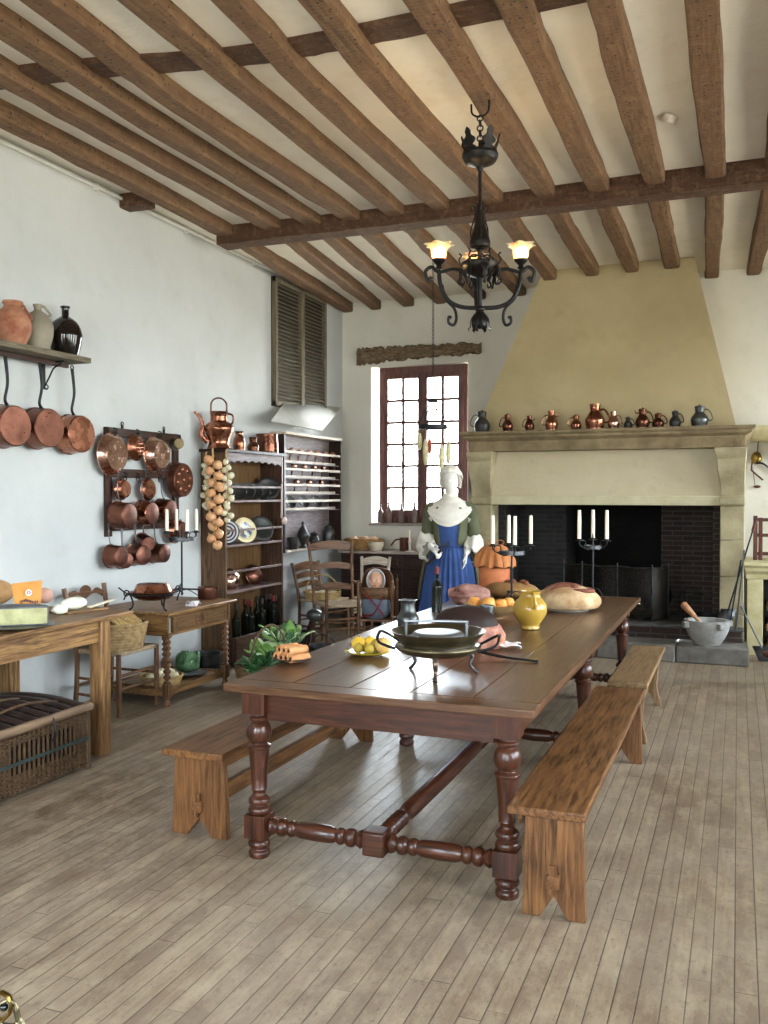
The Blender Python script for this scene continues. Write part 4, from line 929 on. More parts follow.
XD=XL-.06
P=W(214,452,x=XL+.20); Yd=7.40-.045
def dpt(px,py): q=W(px,py,y=Yd-.03); return q
a=dpt(214,448)
braid('garlic_braid','string of small white garlic heads, left of the orange onions',dpt(205.5,458)+Vector((0,.02,0)),12,'garlic_bulb',gam,.033,.018,.072,3,0).rotation_euler=(0,R(3),PI/2)
braid('garlic_braid','string of small white garlic heads, right of the orange onions',dpt(226,455)+Vector((0,.02,0)),15,'garlic_bulb',gam,.033,.018,.076,5,0).rotation_euler=(0,0,PI/2)
braid('onion_braid','long string of orange onions hanging on the side of the dresser',dpt(215.5,452)+Vector((0,-.03,0)),16,'onion',onm,.052,.038,.105,8,0).rotation_euler=(0,0,PI/2)
# ---- wicker / basket maker ----
def basket(name,label,cat,loc,r,h,mat=straw,sx=1,sy=1,rz=0,rows=8,flare=1.15,handle=False,rope=.010,group=None):
    t=thing(name,label,cat,loc,rz,group); m=MB()
    for k in range(rows):
        z=rope+(h-rope)*k/(rows-1)*.95; rr=r*(1+(flare-1)*k/(rows-1)); n=40; P=[]
        for j in range(n):
            a=2*PI*j/n; w_=1+.02*math.sin(j*PI*.5*2+k*PI); P.append((rr*w_*math.cos(a)*sx,rr*w_*math.sin(a)*sy,z))
        m.tube(P,rope*.62 if h/rows<rope else h/rows*.62,6,closed=True)
    m.lathe([(0,.004),(r*.97,.004),(r*.97,.012),(0,.012)],Matrix.Diagonal((sx,sy,1,1)),30)
    m.build('wickerwork',mat,t,ang=60)
    P=[(r*flare*1.01*math.cos(2*PI*j/40)*sx,r*flare*1.01*math.sin(2*PI*j/40)*sy,h) for j in range(40)]
    MB().tube(P,rope,8,closed=True).build('rim',mat,t)
    if handle: MB().tube(arcpts((0,0,h-.01),r*flare*sx,0,PI,18,'xz'),rope*.9,8,flat=.7).build('handle',mat,t)
    return t
def lump(label,name,cat,loc,r,mat,sc=(1,1,1),seed=0,amp=.08,freq=3,rz=0,group=None,sink=0,seg=28,rings=18):
    rnd=random.Random(seed); ks=[(Vector((rnd.uniform(-1,1),rnd.uniform(-1,1),rnd.uniform(-1,1)))*freq,rnd.uniform(0,6)) for _ in range(5)]
    fn=lambda d: amp*sum(math.sin(k.dot(d)*1.8+p) for k,p in ks)/2
    o=MB().ball((0,0,r*sc[2]*(1-sink)),r,sc,seg,rings,fn=fn).build(name,mat,ang=80); o.location=loc; o.rotation_euler=(0,0,rz); return tag(o,label,cat,group)
# ================= ON THE REFECTORY TABLE =================
TT=TZ+.002
def ont(px,py): 
    P=W(px,py,z=TZ); P.z=TT; return P
# plate of rolled wafers
P=ont(292,662); o=plate_mesh(.10).build('plate',pewter,ang=50); o.location=P; tag(o,'small pewter plate under the rolled wafers at the near left corner of the table','plate')
roll=surf('baked_roll','#a8683a','#dca46e',scale=14,rough=.7,bump=.3); rollin=surf('roll_filling','#2c1812','#4a2a1e',rough=.8)
spots=[(-.055,-.02,0,.022),(-.015,-.03,.0,.02),(.025,-.035,0,.02),(.06,-.03,0,.02),(-.035,.0,.036,.022),(.005,-.01,.036,.02),(.04,-.012,.036,.02)]
lb=['leftmost rolled wafer on the small plate','second rolled wafer in the bottom layer','third rolled wafer in the bottom layer','rightmost rolled wafer on the small plate','rolled wafer on top at the left of the pile','rolled wafer on top in the middle of the pile','rolled wafer on top at the right of the pile']
for (x,y,z,rr),l in zip(spots,lb):
    t=thing('rolled_wafer',l,'pastry',(P.x+x*.93*.95,P.y-x*.37*.95+y*.3,P.z+.028+z),R(66),'rolled wafers on the small plate')
    T=Matrix.Translation((-.055,0,0))@RX90
    MB().lathe([(.011,0),(rr,0),(rr,.115),(.011,.115)],T,16).build('wafer',roll,t,ang=40)
    MB().lathe([(0,.004),(.0105,.004),(.0105,.111),(0,.111)],T,12).build('filling',rollin,t)
# fruit plate
P=ont(368,655); yel=surf('yellow_glaze','#8a7a1e','#c4b03a',rough=.25)
o=plate_mesh(.125).build('plate',[yel],ang=50); o.location=P; tag(o,'yellow-green glazed plate under the pears and lemons','plate')
pear=surf('yellow_fruit','#b88a20','#e0b840',scale=6,rough=.4,bump=.1); ap=surf('pale_fruit','#c6a050','#e0b878',scale=6,rough=.4,bump=.1); lg=surf('green_fruit','#8c7626','#b89c3c',rough=.45)
fr=[(-.055,.005,.04,pear,'round yellow fruit at the left of the fruit plate'),(-.015,.055,.038,pear,'yellow fruit behind the others on the fruit plate'),(.04,.03,.036,lg,'greenish yellow fruit in the middle of the fruit plate'),(.085,.0,.042,ap,'pale peach-coloured fruit at the right of the fruit plate'),(-.03,-.055,.028,lg,'small half-cut fruit at the front left of the fruit plate'),(.03,-.055,.026,lg,'small green fruit at the front of the fruit plate')]
for x,y,rr,mt,l in fr:
    t=thing('fruit',l,'fruit',(P.x+x,P.y+y,P.z+.016),0,'fruit on the yellow plate')
    MB().lathe(sprof([(0,.01*0),(rr*.6,.004),(rr,rr*.85),(rr*.8,rr*1.5),(rr*.3,rr*1.85),(0,rr*1.78)],4),seg=20).build('fruit_flesh',mt,t,ang=80)
    MB().tube([(0,0,rr*1.7),(.003,.002,rr*2.0)],.002,5).build('stalk',logm,t)
# brazier with dish
B0=ont(444,688); B1=ont(402,672)
c=W(444,640,y=3.92); BC=W(438,675,z=TZ); BC.z=TT
br=thing('brazier','low three-legged brass brazier with side handles holding a shallow pan','brazier',BC,R(8)); br.scale=(1.16,1.16,1.12)
MB().lathe(sprof([(.02,.085),(.12,.088),(.16,.105),(.175,.12),(.168,.13)],4)+[(.16,.125),(.02,.095)],seg=40).build('fire_bowl',brassd,br,ang=60)
for k,a in enumerate((-PI/2+.1,PI*.80,PI*.14)):
    c_,s_=math.cos(a),math.sin(a); pts=smooth([(c_*.12,s_*.12,.095),(c_*.145,s_*.145,.07),(c_*.135,s_*.135,.035),(c_*.165,s_*.165,.003)],5)
    MB().tube(pts,[.015,.014,.013,.012,.012,.011,.010,.010,.009,.009,.008,.008,.008,.009,.010,.011],10,flat=.7).build('leg',surf('leg_metal','#6c5a4c','#8c7a6c',rough=.35,metal=.9) if k==0 else steel,br)
for s in (-1,1):
    MB().tube(smooth([(s*.165,-.05,.11),(s*.235,-.045,.135),(s*.245,.0,.165),(s*.235,.045,.165),(s*.165,.05,.125)],4),.006,8).build('handle',iron,br)
DS=1.15
dish=thing('tinned_dish','wide brass dish with a pale tinned inside and bail handle on the brazier','dish',(BC.x,BC.y,BC.z+.145),R(8)); dish.scale=(1.16,1.16,1.12)
MB().lathe(sprof([(0,.0),(.14,.0),(.15,.01),(.185,.045),(.19,.052),(.192,.056)],4)+[(.186,.055),(.15,.022),(.0,.014)],seg=48).build('bowl',brassd,dish,ang=50)
MB().lathe(sprof([(0,.052),(.08,.052),(.10,.046),(.115,.03),(.14,.026)],4)+[(.14,.02),(0,.018)],seg=40).build('warming_lid',tin,dish,ang=60)
MB().tube(smooth([(-.125,-.03,.03),(-.125,-.03,.085),(-.11,-.03,.095),(.10,-.0,.095),(.115,.0,.085),(.115,.0,.03)],5),.006,8).build('handle',tin,dish)
# spit / long iron handle
a=ont(462,656);b=ont(537,663); a.z=TZ+.05;b.z=TZ+.008
m=MB().tube(smooth([a,a.lerp(b,.5)+Vector((0,0,-.012)),b],5),[.008]*6+[.006]*5,8); m.ball(b,.009); stat(m,'iron_skewer',iron,'long iron handle lying on the table to the right of the brazier','skewer')
# flagon
P=ont(408,634)
jug('pewter_flagon','tall grey pewter flagon on the left half of the long table','flagon',P,[(0,0),(.062,0),(.066,.01),(.066,.07),(.067,.10),(.05,.13),(.044,.15),(.043,.185),(.05,.2),(.056,.205)],pewter)
# wine bottle
P=ont(437,612); bottle('dark wine bottle with a red tip standing behind the flagon on the long table',P,.315,.037,cap)
# dark-crusted pie (foreground)
P=ont(466,646)
t=thing('raised_pie','dark brown domed pie with a ruffled pink crust behind the brazier','pie',P,R(-8)); t.scale=(1.2,1.15,1.25)
MB().ball((0,0,.098),.152,(1,.8,.55),32,16).build('dome',surf('dark_crust','#1c100c','#32201a',scale=5,rough=.6,bump=.15),t)
crust=surf('ham_crust','#7c4a40','#c08a74',scale=16,rough=.6,bump=.5,spread=.3)
rings=[]
for i in range(9):
    v=i/8; ring=[]
    for j in range(64):
        a=2*PI*j/64; rr=.160+.016*math.sin(a*13+v*2)*math.sin(PI*min(1,v*1.2))+.014*math.sin(PI*v); ring.append((rr*math.cos(a)*1.02,rr*math.sin(a)*.82,.0+.098*v))
    rings.append(ring)
MB().loft(rings,cap=True).build('ruffled_crust',crust,t,ang=70)
o=lump('meat pie end beside the dark domed pie, orange-pink and glossy','ham','food',P+Vector((.17,-.03,0)),.055,surf('ham_m','#a8543a','#d89468',scale=14,rough=.4,bump=.4),(1,.9,1),seed=3,amp=.1)
# napkin
P=ont(505,648)
def nf(u,v): return ((u-.5)*.16+.02*math.sin(6*v),(v-.5)*.15,.006+.012*abs(math.sin(5*u+3*v))+.008*math.sin(9*v+u))
o=MB().grid(nf,14,14).build('napkin',surf('white_napkin','#dedfe4','#f0f0f2',rough=.9),solid=.003,loc=P+Vector((0,0,.004))); tag(o,'crumpled white napkin beside the pie on the table','napkin')
# cup
P=ont(487,640); jug('pewter_cup','straight grey pewter tumbler beside the dark pie','cup',ont(487,632),[(0,0),(.042,0),(.044,.005),(.046,.15),(.048,.155)],pewter)
# bowl of peaches
P=ont(492,618); wbow=surf('wooden_bowl','#6e5236','#a08458',scale=8,rough=.5)
BO=P.copy()
jug('fruit_bowl','wide wooden bowl of peaches on the long table','bowl',P,[(0,0),(.07,0),(.08,.01),(.15,.05),(.185,.09),(.19,.095)],wbow,thick=.008,seg=40)
pch=surf('peach','#c87828','#eab060',scale=7,rough=.5,bump=.1)
for (x,y,z,rr),l in zip([(-.10,-.08,.088,.044),(-.0,-.1,.085,.05),(.075,-.05,.08,.042),(.11,.02,.085,.04),(-.02,.0,.08,.045)],['peach at the left front of the wooden bowl','biggest peach at the middle front of the wooden bowl','peach behind the tumbler in the wooden bowl','peach at the right side of the wooden bowl','peach at the centre of the wooden bowl, half hidden']):
    t=thing('peach',l,'fruit',(BO.x+x,BO.y+y,BO.z+z-rr+.02),0,'peaches in the wooden bowl')
    MB().lathe(sprof([(0,.004),(rr*.5,0),(rr,rr*.9),(rr*.7,rr*1.7),(rr*.15,rr*1.86),(0,rr*1.78)],4),seg=20).build('fruit_flesh',pch,t,ang=80); MB().ball((0,-rr*.95,rr*1.1),.004).build('stalk_scar',logm,t)
# crusty pink-brown bread behind the peaches
bread=surf('fruit_bread','#6e4238','#c8988a',scale=12,rough=.7,bump=.5,spread=.2)
lump('large knobbly pinkish fruit loaf behind the bowl of peaches','fruit_loaf','bread',ont(468,607)+Vector((-.02,.10,.0)),.165,bread,(1,.6,.5),seed=11,amp=.06,freq=6,sink=.05,seg=48,rings=30)
# yellow jug
P=ont(530,629); yj=surf('yellow_pottery','#967428','#ba9642',scale=4,rough=.18,bump=.05)
j=jug('yellow_jug','glossy yellow pottery jug with a front handle on the long table','jug',P,[(0,0),(.055,0),(.058,.015),(.06,.03),(.095,.08),(.106,.125),(.095,.165),(.07,.195),(.064,.215),(.066,.235),(.071,.24)],yj,rz=R(-62),handle=(.095,.14,.066,.225,.03,.011))
# big round loaf on a board
P=ont(562,607)+Vector((.02,.03,0))
def crustm():
    t=NT('floured_crust'); v=t.coords((1,1,1),rand=False); n=t.noise(v,11,6,.7); n2=t.noise(v,5,3,.6,.8)
    c=t.ramp(n,[(.3,'#a87c50'),(.6,'#d8bc94')]); c=t.mix(t.ramp(n2,[(.5,0.),(.55,1.)]),c,'#6a3a28'); return t.fin(c,.75,0,t.bump(n,.5,.006))
P=ont(566,611)
o=MB().lathe([(0,0),(.15,0),(.155,.008),(.15,.016),(0,.016)],seg=36).build('board',surf('tin_plate','#a89c8c','#c8c0b4',rough=.4,metal=.5)); o.location=P+Vector((0,.06,0)); tag(o,'round pale board under the floured loaf','board')
rl=thing('round_loaf','large round floured country loaf with a scored dark crust','bread',P+Vector((0,.06,.018)),R(10))
MB().lathe(sprof([(0,.0),(.19,.0),(.225,.02),(.235,.05),(.22,.09),(.17,.13),(.09,.157),(0,.165)],4),seg=48,sy=.9,ripple=lambda a,i,z:.02*math.sin(3*a+1)+.012*math.sin(7*a+z*30)).build('crust',surf('floured_crust','#94683e','#cdb28a',scale=7,rough=.8,bump=.4,bscale=30,spread=.15),rl,ang=80)
# scored cuts
dk_=surf('dark_score','#5c3024','#84503a',scale=20,rough=.8,bump=.6)
def onloaf(x,y): 
    k=1-(x/.245)**2-(y/.22)**2; return .04+.125*math.sqrt(max(k,0))+.003
sc_=MB()
for pts in ([(-.17,-.02),(-.08,.03),(.02,.02),(.12,.03)],[(.13,.03),(.17,-.03),(.12,-.10),(.04,-.12)],[(-.12,-.10),(-.04,-.06),(.04,-.07)],[(.02,.01),(.05,-.05),(.03,-.1)]):
    q=smooth([(x,y,0) for x,y in pts],6); q=[Vector((p.x,p.y,onloaf(p.x,p.y)-.004)) for p in q]; sc_.tube(q,[.008+.022*math.sin(PI*i/(len(q)-1)) for i in range(len(q))],8,flat=.6)
sc_.build('scored_crust',dk_,rl)
# flat loaf with nuts behind
P=ont(507,600); lump('low flat brown loaf behind the yellow jug','flat_loaf','bread',P+Vector((-.0,.12,0)),.23,surf('brown_crust','#7a5632','#a88050',scale=8,rough=.6,bump=.3),(1,.7,.3),seed=5,amp=.03,sink=.05)
wal=surf('walnut','#5e3420','#8e5838',scale=20,rough=.6,bump=.6)
for i,(dx,dy,dz) in enumerate(((-.02,.10,.115),(.03,.08,.12),(.10,.12,.115),(.13,.09,.11))):
    lump(['walnut at the left end of the flat loaf top','walnut second from the left on the flat loaf','walnut third from the left on the flat loaf','rightmost walnut on the flat loaf'][i],'walnut','nut',P+Vector((dx,dy,dz)),.024,wal,(1.1,.9,.8),seed=i,amp=.12,freq=5,group='walnuts on the flat loaf',seg=16,rings=10)
# terracotta pastry pot
P=ont(497,590)
PP=W(500,596,z=TZ); t=thing('terracotta_pot','tall terracotta pot covered with a pleated brown cloth at the far end of the table','pot',(PP.x-.05,7.36,TT)); t.scale=(.92,.92,1.0)
MB().lathe(sprof([(0,0),(.135,0),(.14,.02),(.14,.12),(.14,.22),(.15,.26)],4)+[(.13,.26)],seg=40,ripple=lambda a,i,z:.008*math.sin(z*160)).build('pot_body',terra,t,ang=60)
MB().ring((0,0,.012),.133,.012,'z',40,6).build('foot_ring',copperd,t)
rings=[]
for i in range(14):
    v=i/13; z=.25+.17*v; rr=.172*math.sqrt(max(0,1-(v*.93)**2))+.01
    if i==0: z=.245
    rings.append([((rr*(1+(.07*(1-v))*math.sin(a*15+2*math.sin(a*2))+.04*math.sin(a*5+v*6)))*math.cos(a),(rr*(1+(.10*(1-v))*math.sin(a*15)))*math.sin(a),z+.012*math.sin(a*9)*(1-v)) for a in [2*PI*j/90 for j in range(90)]])
MB().loft(rings,cap=True).build('cloth_cover',surf('brown_cloth','#9a5a30','#c88450',scale=9,rough=.8,bump=.3),t,ang=80)
m=MB()
for k in range(3):
    a=k*2.1; m.tube(smooth([(0,0,.41),(.04*math.cos(a),.04*math.sin(a),.46),(.085*math.cos(a+.3),.085*math.sin(a+.3),.445),(.06*math.cos(a+.7),.06*math.sin(a+.7),.41),(0,0,.41)],5),.010,6,flat=.4)
m.build('knot',surf('brown_cloth','#9a5a30','#c88450'),t)
# candelabra
def candelabrum(label,loc,h,n,rr,cand_h,rz=0,feet=3,ringz=.80,candles=None,drum=.07,disc=True,foot_r=.11,rings=True):
    t=thing('candelabrum',label,'candlestick',loc,rz); 
    MB().tube([(0,0,.03),(0,0,h*.95),(0,0,h+.02)],[.008,.008,.004],8).build('stem',iron,t)
    for k in range(feet):
        a=2*PI*k/feet+.4; MB().tube(smooth([(0,0,.07),(.05*math.cos(a),.05*math.sin(a),.075),(foot_r*.8*math.cos(a),foot_r*.8*math.sin(a),.035),(foot_r*math.cos(a),foot_r*math.sin(a),.005)],4),.007,6,flat=.6).build('foot',iron,t)
    zr=h-.09
    MB().lathe([(drum*.85,zr-.012),(drum,zr-.014),(drum,zr+.016),(drum*.92,zr+.016),(drum*.92,zr),(drum*.85,zr)],seg=28).build('band',steel,t)
    for k in range(n):
        a=2*PI*k/n+.5; cx,cy=rr*math.cos(a),rr*math.sin(a)
        m=MB().tube(smooth([(0,0,zr),(cx*.4,cy*.4,zr-.02),(cx*.95,cy*.95,zr+.02),(cx,cy,zr+.05)],5),.005,6)
        q=Matrix.Rotation(a,4,'Z'); 
        P=[q@Vector((rr*.75+.028*math.cos(b),0,zr+.032+.028*math.sin(b))) for b in [2*PI*i/16 for i in range(16)]]; m.tube(P,.004,6,closed=True)
        m.build('arm',iron,t)
        MB().lathe([(0,zr+.05),(.032,zr+.052),(.036,zr+.058),(.017,zr+.058),(.018,zr+.072),(.0165,zr+.072),(.0165,zr+.06),(0,zr+.06)],Matrix.Translation((cx,cy,0)),20).build('drip_pan',iron,t)
        cd=MB().lathe([(0,0),(.0155,0),(.015,cand_h*.7),(.013,cand_h),(.009,cand_h+.003),(0,cand_h+.003)],seg=14).build('candle',wax,None)
        MB().tube([(0,0,cand_h),(0,0,cand_h+.008)],.0012,5).build('wick',iron,cd)
        w_=Vector((cx,cy,zr+.061)); cd.location=Matrix.Translation(loc)@Matrix.Rotation(rz,4,'Z')@w_
        tag(cd,['%s candle of the %s'%(['leftmost','second','third','rightmost'][ORD[k]],CN)][0],'candle','candles in the '+CN)
    return t
CN='three-armed candelabrum at the far end of the table'; ORD=[2,1,0]
def camrot(P,th): return math.atan2(P.y,P.x)-PI/2+R(th)-.5
def order(loc,rz,n,rr):
    xs=[]
    for k in range(n):
        a=2*PI*k/n+.5+rz; P=Vector(loc)+Vector((rr*math.cos(a),rr*math.sin(a),0)); d=P-Vector((0,0,H)); xs.append((d.dot(_r)/d.dot(_f),k))
    xs.sort(); o=[0]*n
    for i,(x,k) in enumerate(xs): o[k]=i if not (i==n-1 and n<4) else 2
    return o
PP=Vector((W(598,594,z=TZ).x,7.50,TT)); RZ3=camrot(PP,90); ORD=order(PP,RZ3,3,.125)
candelabrum('black iron candelabrum with three candles at the far end of the long table',PP,.50,3,.125,.24,RZ3)
PP=ont(516,598); PP=Vector((PP.x+.02,7.02,TT)); CN='four-armed candelabrum behind the yellow jug'; RZ3=camrot(PP,9); ORD=order(PP,RZ3,4,.15)
candelabrum('black iron candelabrum with four candles behind the yellow jug',PP,.47,4,.15,.23,RZ3,drum=.10)
# ================= ON THE SIDE TABLE =================
DT=DZ+.001; 
PP=Vector((W(183,600,x=-4.42).x,W(182,600,x=-4.42).y,DT)); CN='candelabrum on the side table'; RZ3=camrot(PP,20); ORD=order(PP,RZ3,4,.13)
candelabrum('black iron candelabrum with four candles on the side table below the pans',PP,.60,4,.13,.19,RZ3,drum=.11,foot_r=.15)
cx=W(153,596,x=-4.22); PC=Vector((-4.22,cx.y,DT))
t=thing('chafing_dish','copper chafing dish on a black tripod at the left of the side table','chafing dish',PC,R(90-20))
MB().lathe(sprof([(.0,.075),(.10,.078),(.15,.10),(.175,.135),(.18,.14)],4)+[(.172,.138),(.1,.085),(0,.082)],seg=40).build('bowl',copperd,t,ang=50)
MB().lathe(sprof([(.168,.138),(.15,.145),(.125,.19),(.11,.2),(.0,.204)],3),seg=40).build('lid',copper,t,ang=40)
MB().ring((0,0,.125),.185,.006,'z',40,6).build('stand_ring',iron,t)
for k in range(3):
    a=2*PI*k/3+.5; MB().tube(smooth([(.17*math.cos(a),.17*math.sin(a),.12),(.15*math.cos(a),.15*math.sin(a),.06),(.155*math.cos(a),.155*math.sin(a),.02),(.18*math.cos(a),.18*math.sin(a),.004)],4),.007,8).build('leg',iron,t)
for s in (-1,1):
    m=MB().tube(smooth([(s*.17,-.03,.13),(s*.23,0,.14),(s*.29,.02,.19)],4),.006,6).tube(smooth([(s*.17,.03,.13),(s*.23,0,.14),(s*.27,-.02,.10)],4),.006,6); m.ring((s*.235,0,.145),.022,.005,'y',12); m.build('handle',iron,t)
PP=W(208,597,x=-4.22); PP.z=DT
t=thing('saucepan','small copper saucepan with an iron handle at the right of the side table','saucepan',(PP.x,PP.y,DT),0)
MB().lathe([(0,0),(.083,0),(.086,.004),(.086,.10),(.089,.102),(.083,.10),(.082,.006),(0,.006)],seg=32).build('bowl',copperm,t,ang=50)
MB().tube(smooth([(-.02,-.085,.085),(-.06,-.17,.095),(-.10,-.30,.11)],6),.007,8).build('handle',iron,t)
MB().lathe([(.0,.104),(.05,.108),(.086,.103)],seg=30).build('lid',copperd,t)
PP=W(193,603,x=-4.07); PP.z=DT+.001
m=MB().add([(-.05,-.07,0),(.05,-.07,0),(.05,.0,.035),(-.05,.0,.035),(.05,.07,0),(-.05,.07,0)],[(0,1,2,3),(3,2,4,5)])
pc=NT('printed_card'); v=pc.coords((1,1,1),rand=False); n=pc.noise(v,45,2); pcm=pc.fin(pc.ramp(n,[(.5,'#ecebe8'),(.62,'#8c6a72')]),.5)
o=m.build('leaflet',pcm,solid=.001,loc=PP+Vector((0,0,.001)),rot=(0,0,R(20))); tag(o,'small folded printed leaflet lying at the front of the side table','leaflet')
# below: basket of white roots, cabbage on dish, black pots
SHZ=.113
Q=Vector((-4.22,W(147,690,x=-4.22).y,SHZ)); Q.y=max(Q.y,6.0)
basket('basket','shallow round basket of pale vegetables under the side table','basket',(-4.25,6.05,SHZ),.14,.07,straw)
for i in range(9):
    a=i*2.4; rr=.035*math.sqrt(i)
    lump('pale bulb heaped in the shallow basket under the side table','vegetable','vegetable',(-4.25+rr*math.cos(a),6.05+rr*math.sin(a),SHZ+.03+.02*(i<4)),.045,surf('pale_veg','#c0b088','#e4d8b4',scale=12,rough=.6,bump=.3),(1,1,.8),seed=i,amp=.08,group='pale bulbs in the basket under the side table',seg=16,rings=10)
leafw=surf('pale_leaf','#9cb87c','#cfdcb4',scale=10,rough=.5,bump=.3); leafm=surf('cabbage_leaf','#2e4c34','#62845a',scale=12,rough=.6,bump=.4); leafl=surf('light_leaf','#4c7a34','#9cc06c',scale=10,rough=.55,bump=.3); leafd=surf('dark_leaf','#1c3a20','#3c6a38',scale=10,rough=.5,bump=.3)
def leaf(m,base,az,el,L,w,seed,curl=.5,wav=.012):
    rnd=random.Random(seed); ph=rnd.uniform(0,6); T=Matrix.Translation(base)@Matrix.Rotation(az,4,'Z')
    def f(u,v):
        s=math.sin(PI*min(1,u*.9+.06))**.5*(.3+.7*min(1,u*1.5)); x=(v-.5)*w*s; a=el+curl*u
        r=L*u; return T@Vector((r*math.cos(a)*.95,x,r*math.sin(a)+wav*math.sin(v*14+ph+u*5)*(abs(v-.5)*2)-.3*abs(v-.5)**2*w))
    return m.grid(f,9,9)
o=MB().lathe([(0,.003),(.10,.003),(.15,.02),(.16,.025),(.15,.028),(.1,.01),(0,.01)],seg=36).build('dish',pewterd,ang=50); o.location=(-4.25,6.42,SHZ+.0); tag(o,'dark dish under the green cabbage on the lower shelf','dish')
cb=thing('cabbage','crinkled green savoy cabbage on a dark dish under the side table','cabbage',(-4.25,6.42,SHZ+.02))
MB().ball((0,0,.075),.085,(1.15,1.15,.8),32,20,fn=lambda d:.07*math.sin(11*d.x+4*d.z)*math.sin(10*d.y+3*d.z)).build('heart',leafm,cb)
for k in range(11):
    m=MB(); leaf(m,(0,0,.02),k*2.4,.25+.07*(k%4),.15+.02*(k%3),.15,k,curl=.8,wav=.012); m.build('leaf',leafm if k%3 else leafl,cb,solid=.002)
for k,(h_,l) in enumerate(((0,'lower black enamel pot of two stacked under the side table'),(.085,'upper black enamel pot of two stacked under the side table'))):
    jug('black_pot',l,'pot',(-4.40,6.93,.003+h_*1.25),[(0,0),(.12,0),(.135,.01),(.14,.09),(.15,.1)],pewterd)
# ================= GREENS BASKET IN FRONT OF DRESSER =================
G=Vector((-3.72,6.85,0)); 
gb=basket('vegetable_basket','handled basket of leafy greens on the floor before the dresser','basket',(G.x,G.y,0),.26,.2,surf('dark_wicker','#4a3826','#7a6040',scale=20,rough=.8,bump=.5),sx=.8,sy=1.3,handle=False,rows=10)
MB().tube([Vector((0,p.x*1.25,p.z*1.25)) for p in arcpts((0,0,.14),.26,0,PI,18,'xz')],.011,8,flat=.6).build('handle',surf('dark_wicker','#4a3826','#7a6040'),gb)
def greens(label,loc,n,mt,L,w,seed,el=(.5,1.2),r0=.07):
    rnd=random.Random(seed); t=thing('leafy_greens',label,'vegetable',loc)
    for k in range(n):
        m=MB(); a=rnd.uniform(0,2*PI); b=(r0*math.cos(a)*rnd.random(),r0*math.sin(a)*rnd.random(),rnd.uniform(0,.05)); leaf(m,b,a,rnd.uniform(*el),L*rnd.uniform(.7,1.1),w*rnd.uniform(.7,1.1),k+seed*50,curl=rnd.uniform(-.7,.2)); m.build('leaf',mt[k%len(mt)],t,solid=.0015)
    return t
greens('dark round-leaved greens at the left of the vegetable basket',(G.x+.05,G.y-.27,.17),44,[leafd,leafm],.14,.13,1,r0=.12)
greens('light green lettuce leaves in the middle of the vegetable basket',(G.x+.03,G.y-.02,.2),46,[leafl,leafl,leafw,leafm],.17,.14,2,r0=.13)
greens('upright green leaf bunch at the right of the vegetable basket',(G.x-.1,G.y+.50,.20),36,[leafl,leafm,leafw],.23,.11,3,el=(.8,1.5),r0=.1)
basket('round_basket','dark round basket holding the upright leaf bunch','basket',(G.x-.1,G.y+.50,0),.15,.22,surf('dark_wicker','#4a3826','#7a6040'),rows=9)
t=thing('aubergine','small purple aubergine at the front of the vegetable basket','vegetable',(G.x+.10,G.y+.16,.22))
MB().ball((0,0,.06),.05,(.8,.8,1.4),18,12).build('fruit_flesh',surf('purple_skin','#5c3a54','#9a86a0',rough=.3),t); MB().lathe([(.03,.10),(.02,.13),(.006,.135),(.005,.16),(0,.16)],seg=10).build('stalk',leafm,t)
# ================= WORK TABLE THINGS =================
WT=WZ+.001
def onw(px,py): P=W(px,py,z=WZ); P.z=WT; return P
P=onw(22,629); P=Vector((-3.90,P.y,WT))
P=W(20,628,z=WZ)
o=MB().lathe([(0,.003),(.16,.003),(.19,.012),(.2,.018),(.19,.02),(.16,.010),(0,.010)],seg=40).build('plate',pewter,ang=50); o.location=(P.x-.02,P.y+.0,WT); tag(o,'pewter plate under the half cheese on the work table','plate')
ch=thing('cheese_wheel','half wheel of pale cheese with a dark grey rind on the work table','cheese',(P.x-.03,P.y-.02,WT+.012),R(0))
# half disc: cut face toward the camera
n=24; arc=[(.18*math.cos(a),.18*math.sin(a)) for a in [PI*i/n for i in range(n+1)]]
M_=Matrix.Rotation(R(-62),4,'Z')@Matrix.Rotation(R(180),4,'Z')
M_=Matrix.Rotation(R(38),4,'Z')
m=MB(); v=[(x,y,z) for z in (.006,.094) for x,y in arc]; k=n+1
m.add(v,[tuple(range(k)),tuple(range(2*k-1,k-1,-1)),(0,k,2*k-1,k-1)]+[(i,i+1,i+1+k,i+k) for i in range(n)],M_)
m.build('cheese_paste',surf('cheese','#8e8c62','#bcb88a',scale=14,rough=.8,bump=.6,bscale=40),ch,bevel=.003)
m=MB()
for z0,z1 in ((0,.006),(.094,.102)):
    v=[(x*1.03,y*1.03,z) for z in (z0,z1) for x,y in arc]; m.add(v,[tuple(range(k)),tuple(range(2*k-1,k-1,-1)),(0,k,2*k-1,k-1)]+[(i,i+1,i+1+k,i+k) for i in range(n)],M_)
v=[(x*s,y*s,z) for s in (1.0,1.035) for z in (0,.102) for x,y in arc]
m.add(v,[(2*k+i,2*k+i+1,3*k+i+1,3*k+i) for i in range(n)]+[(0,2*k,3*k,k),(k-1,3*k-1,4*k-1,2*k-1)],M_)
m.build('rind',surf('grey_rind','#4c4e4e','#747676',scale=12,rough=.7,bump=.4),ch,bevel=.002)
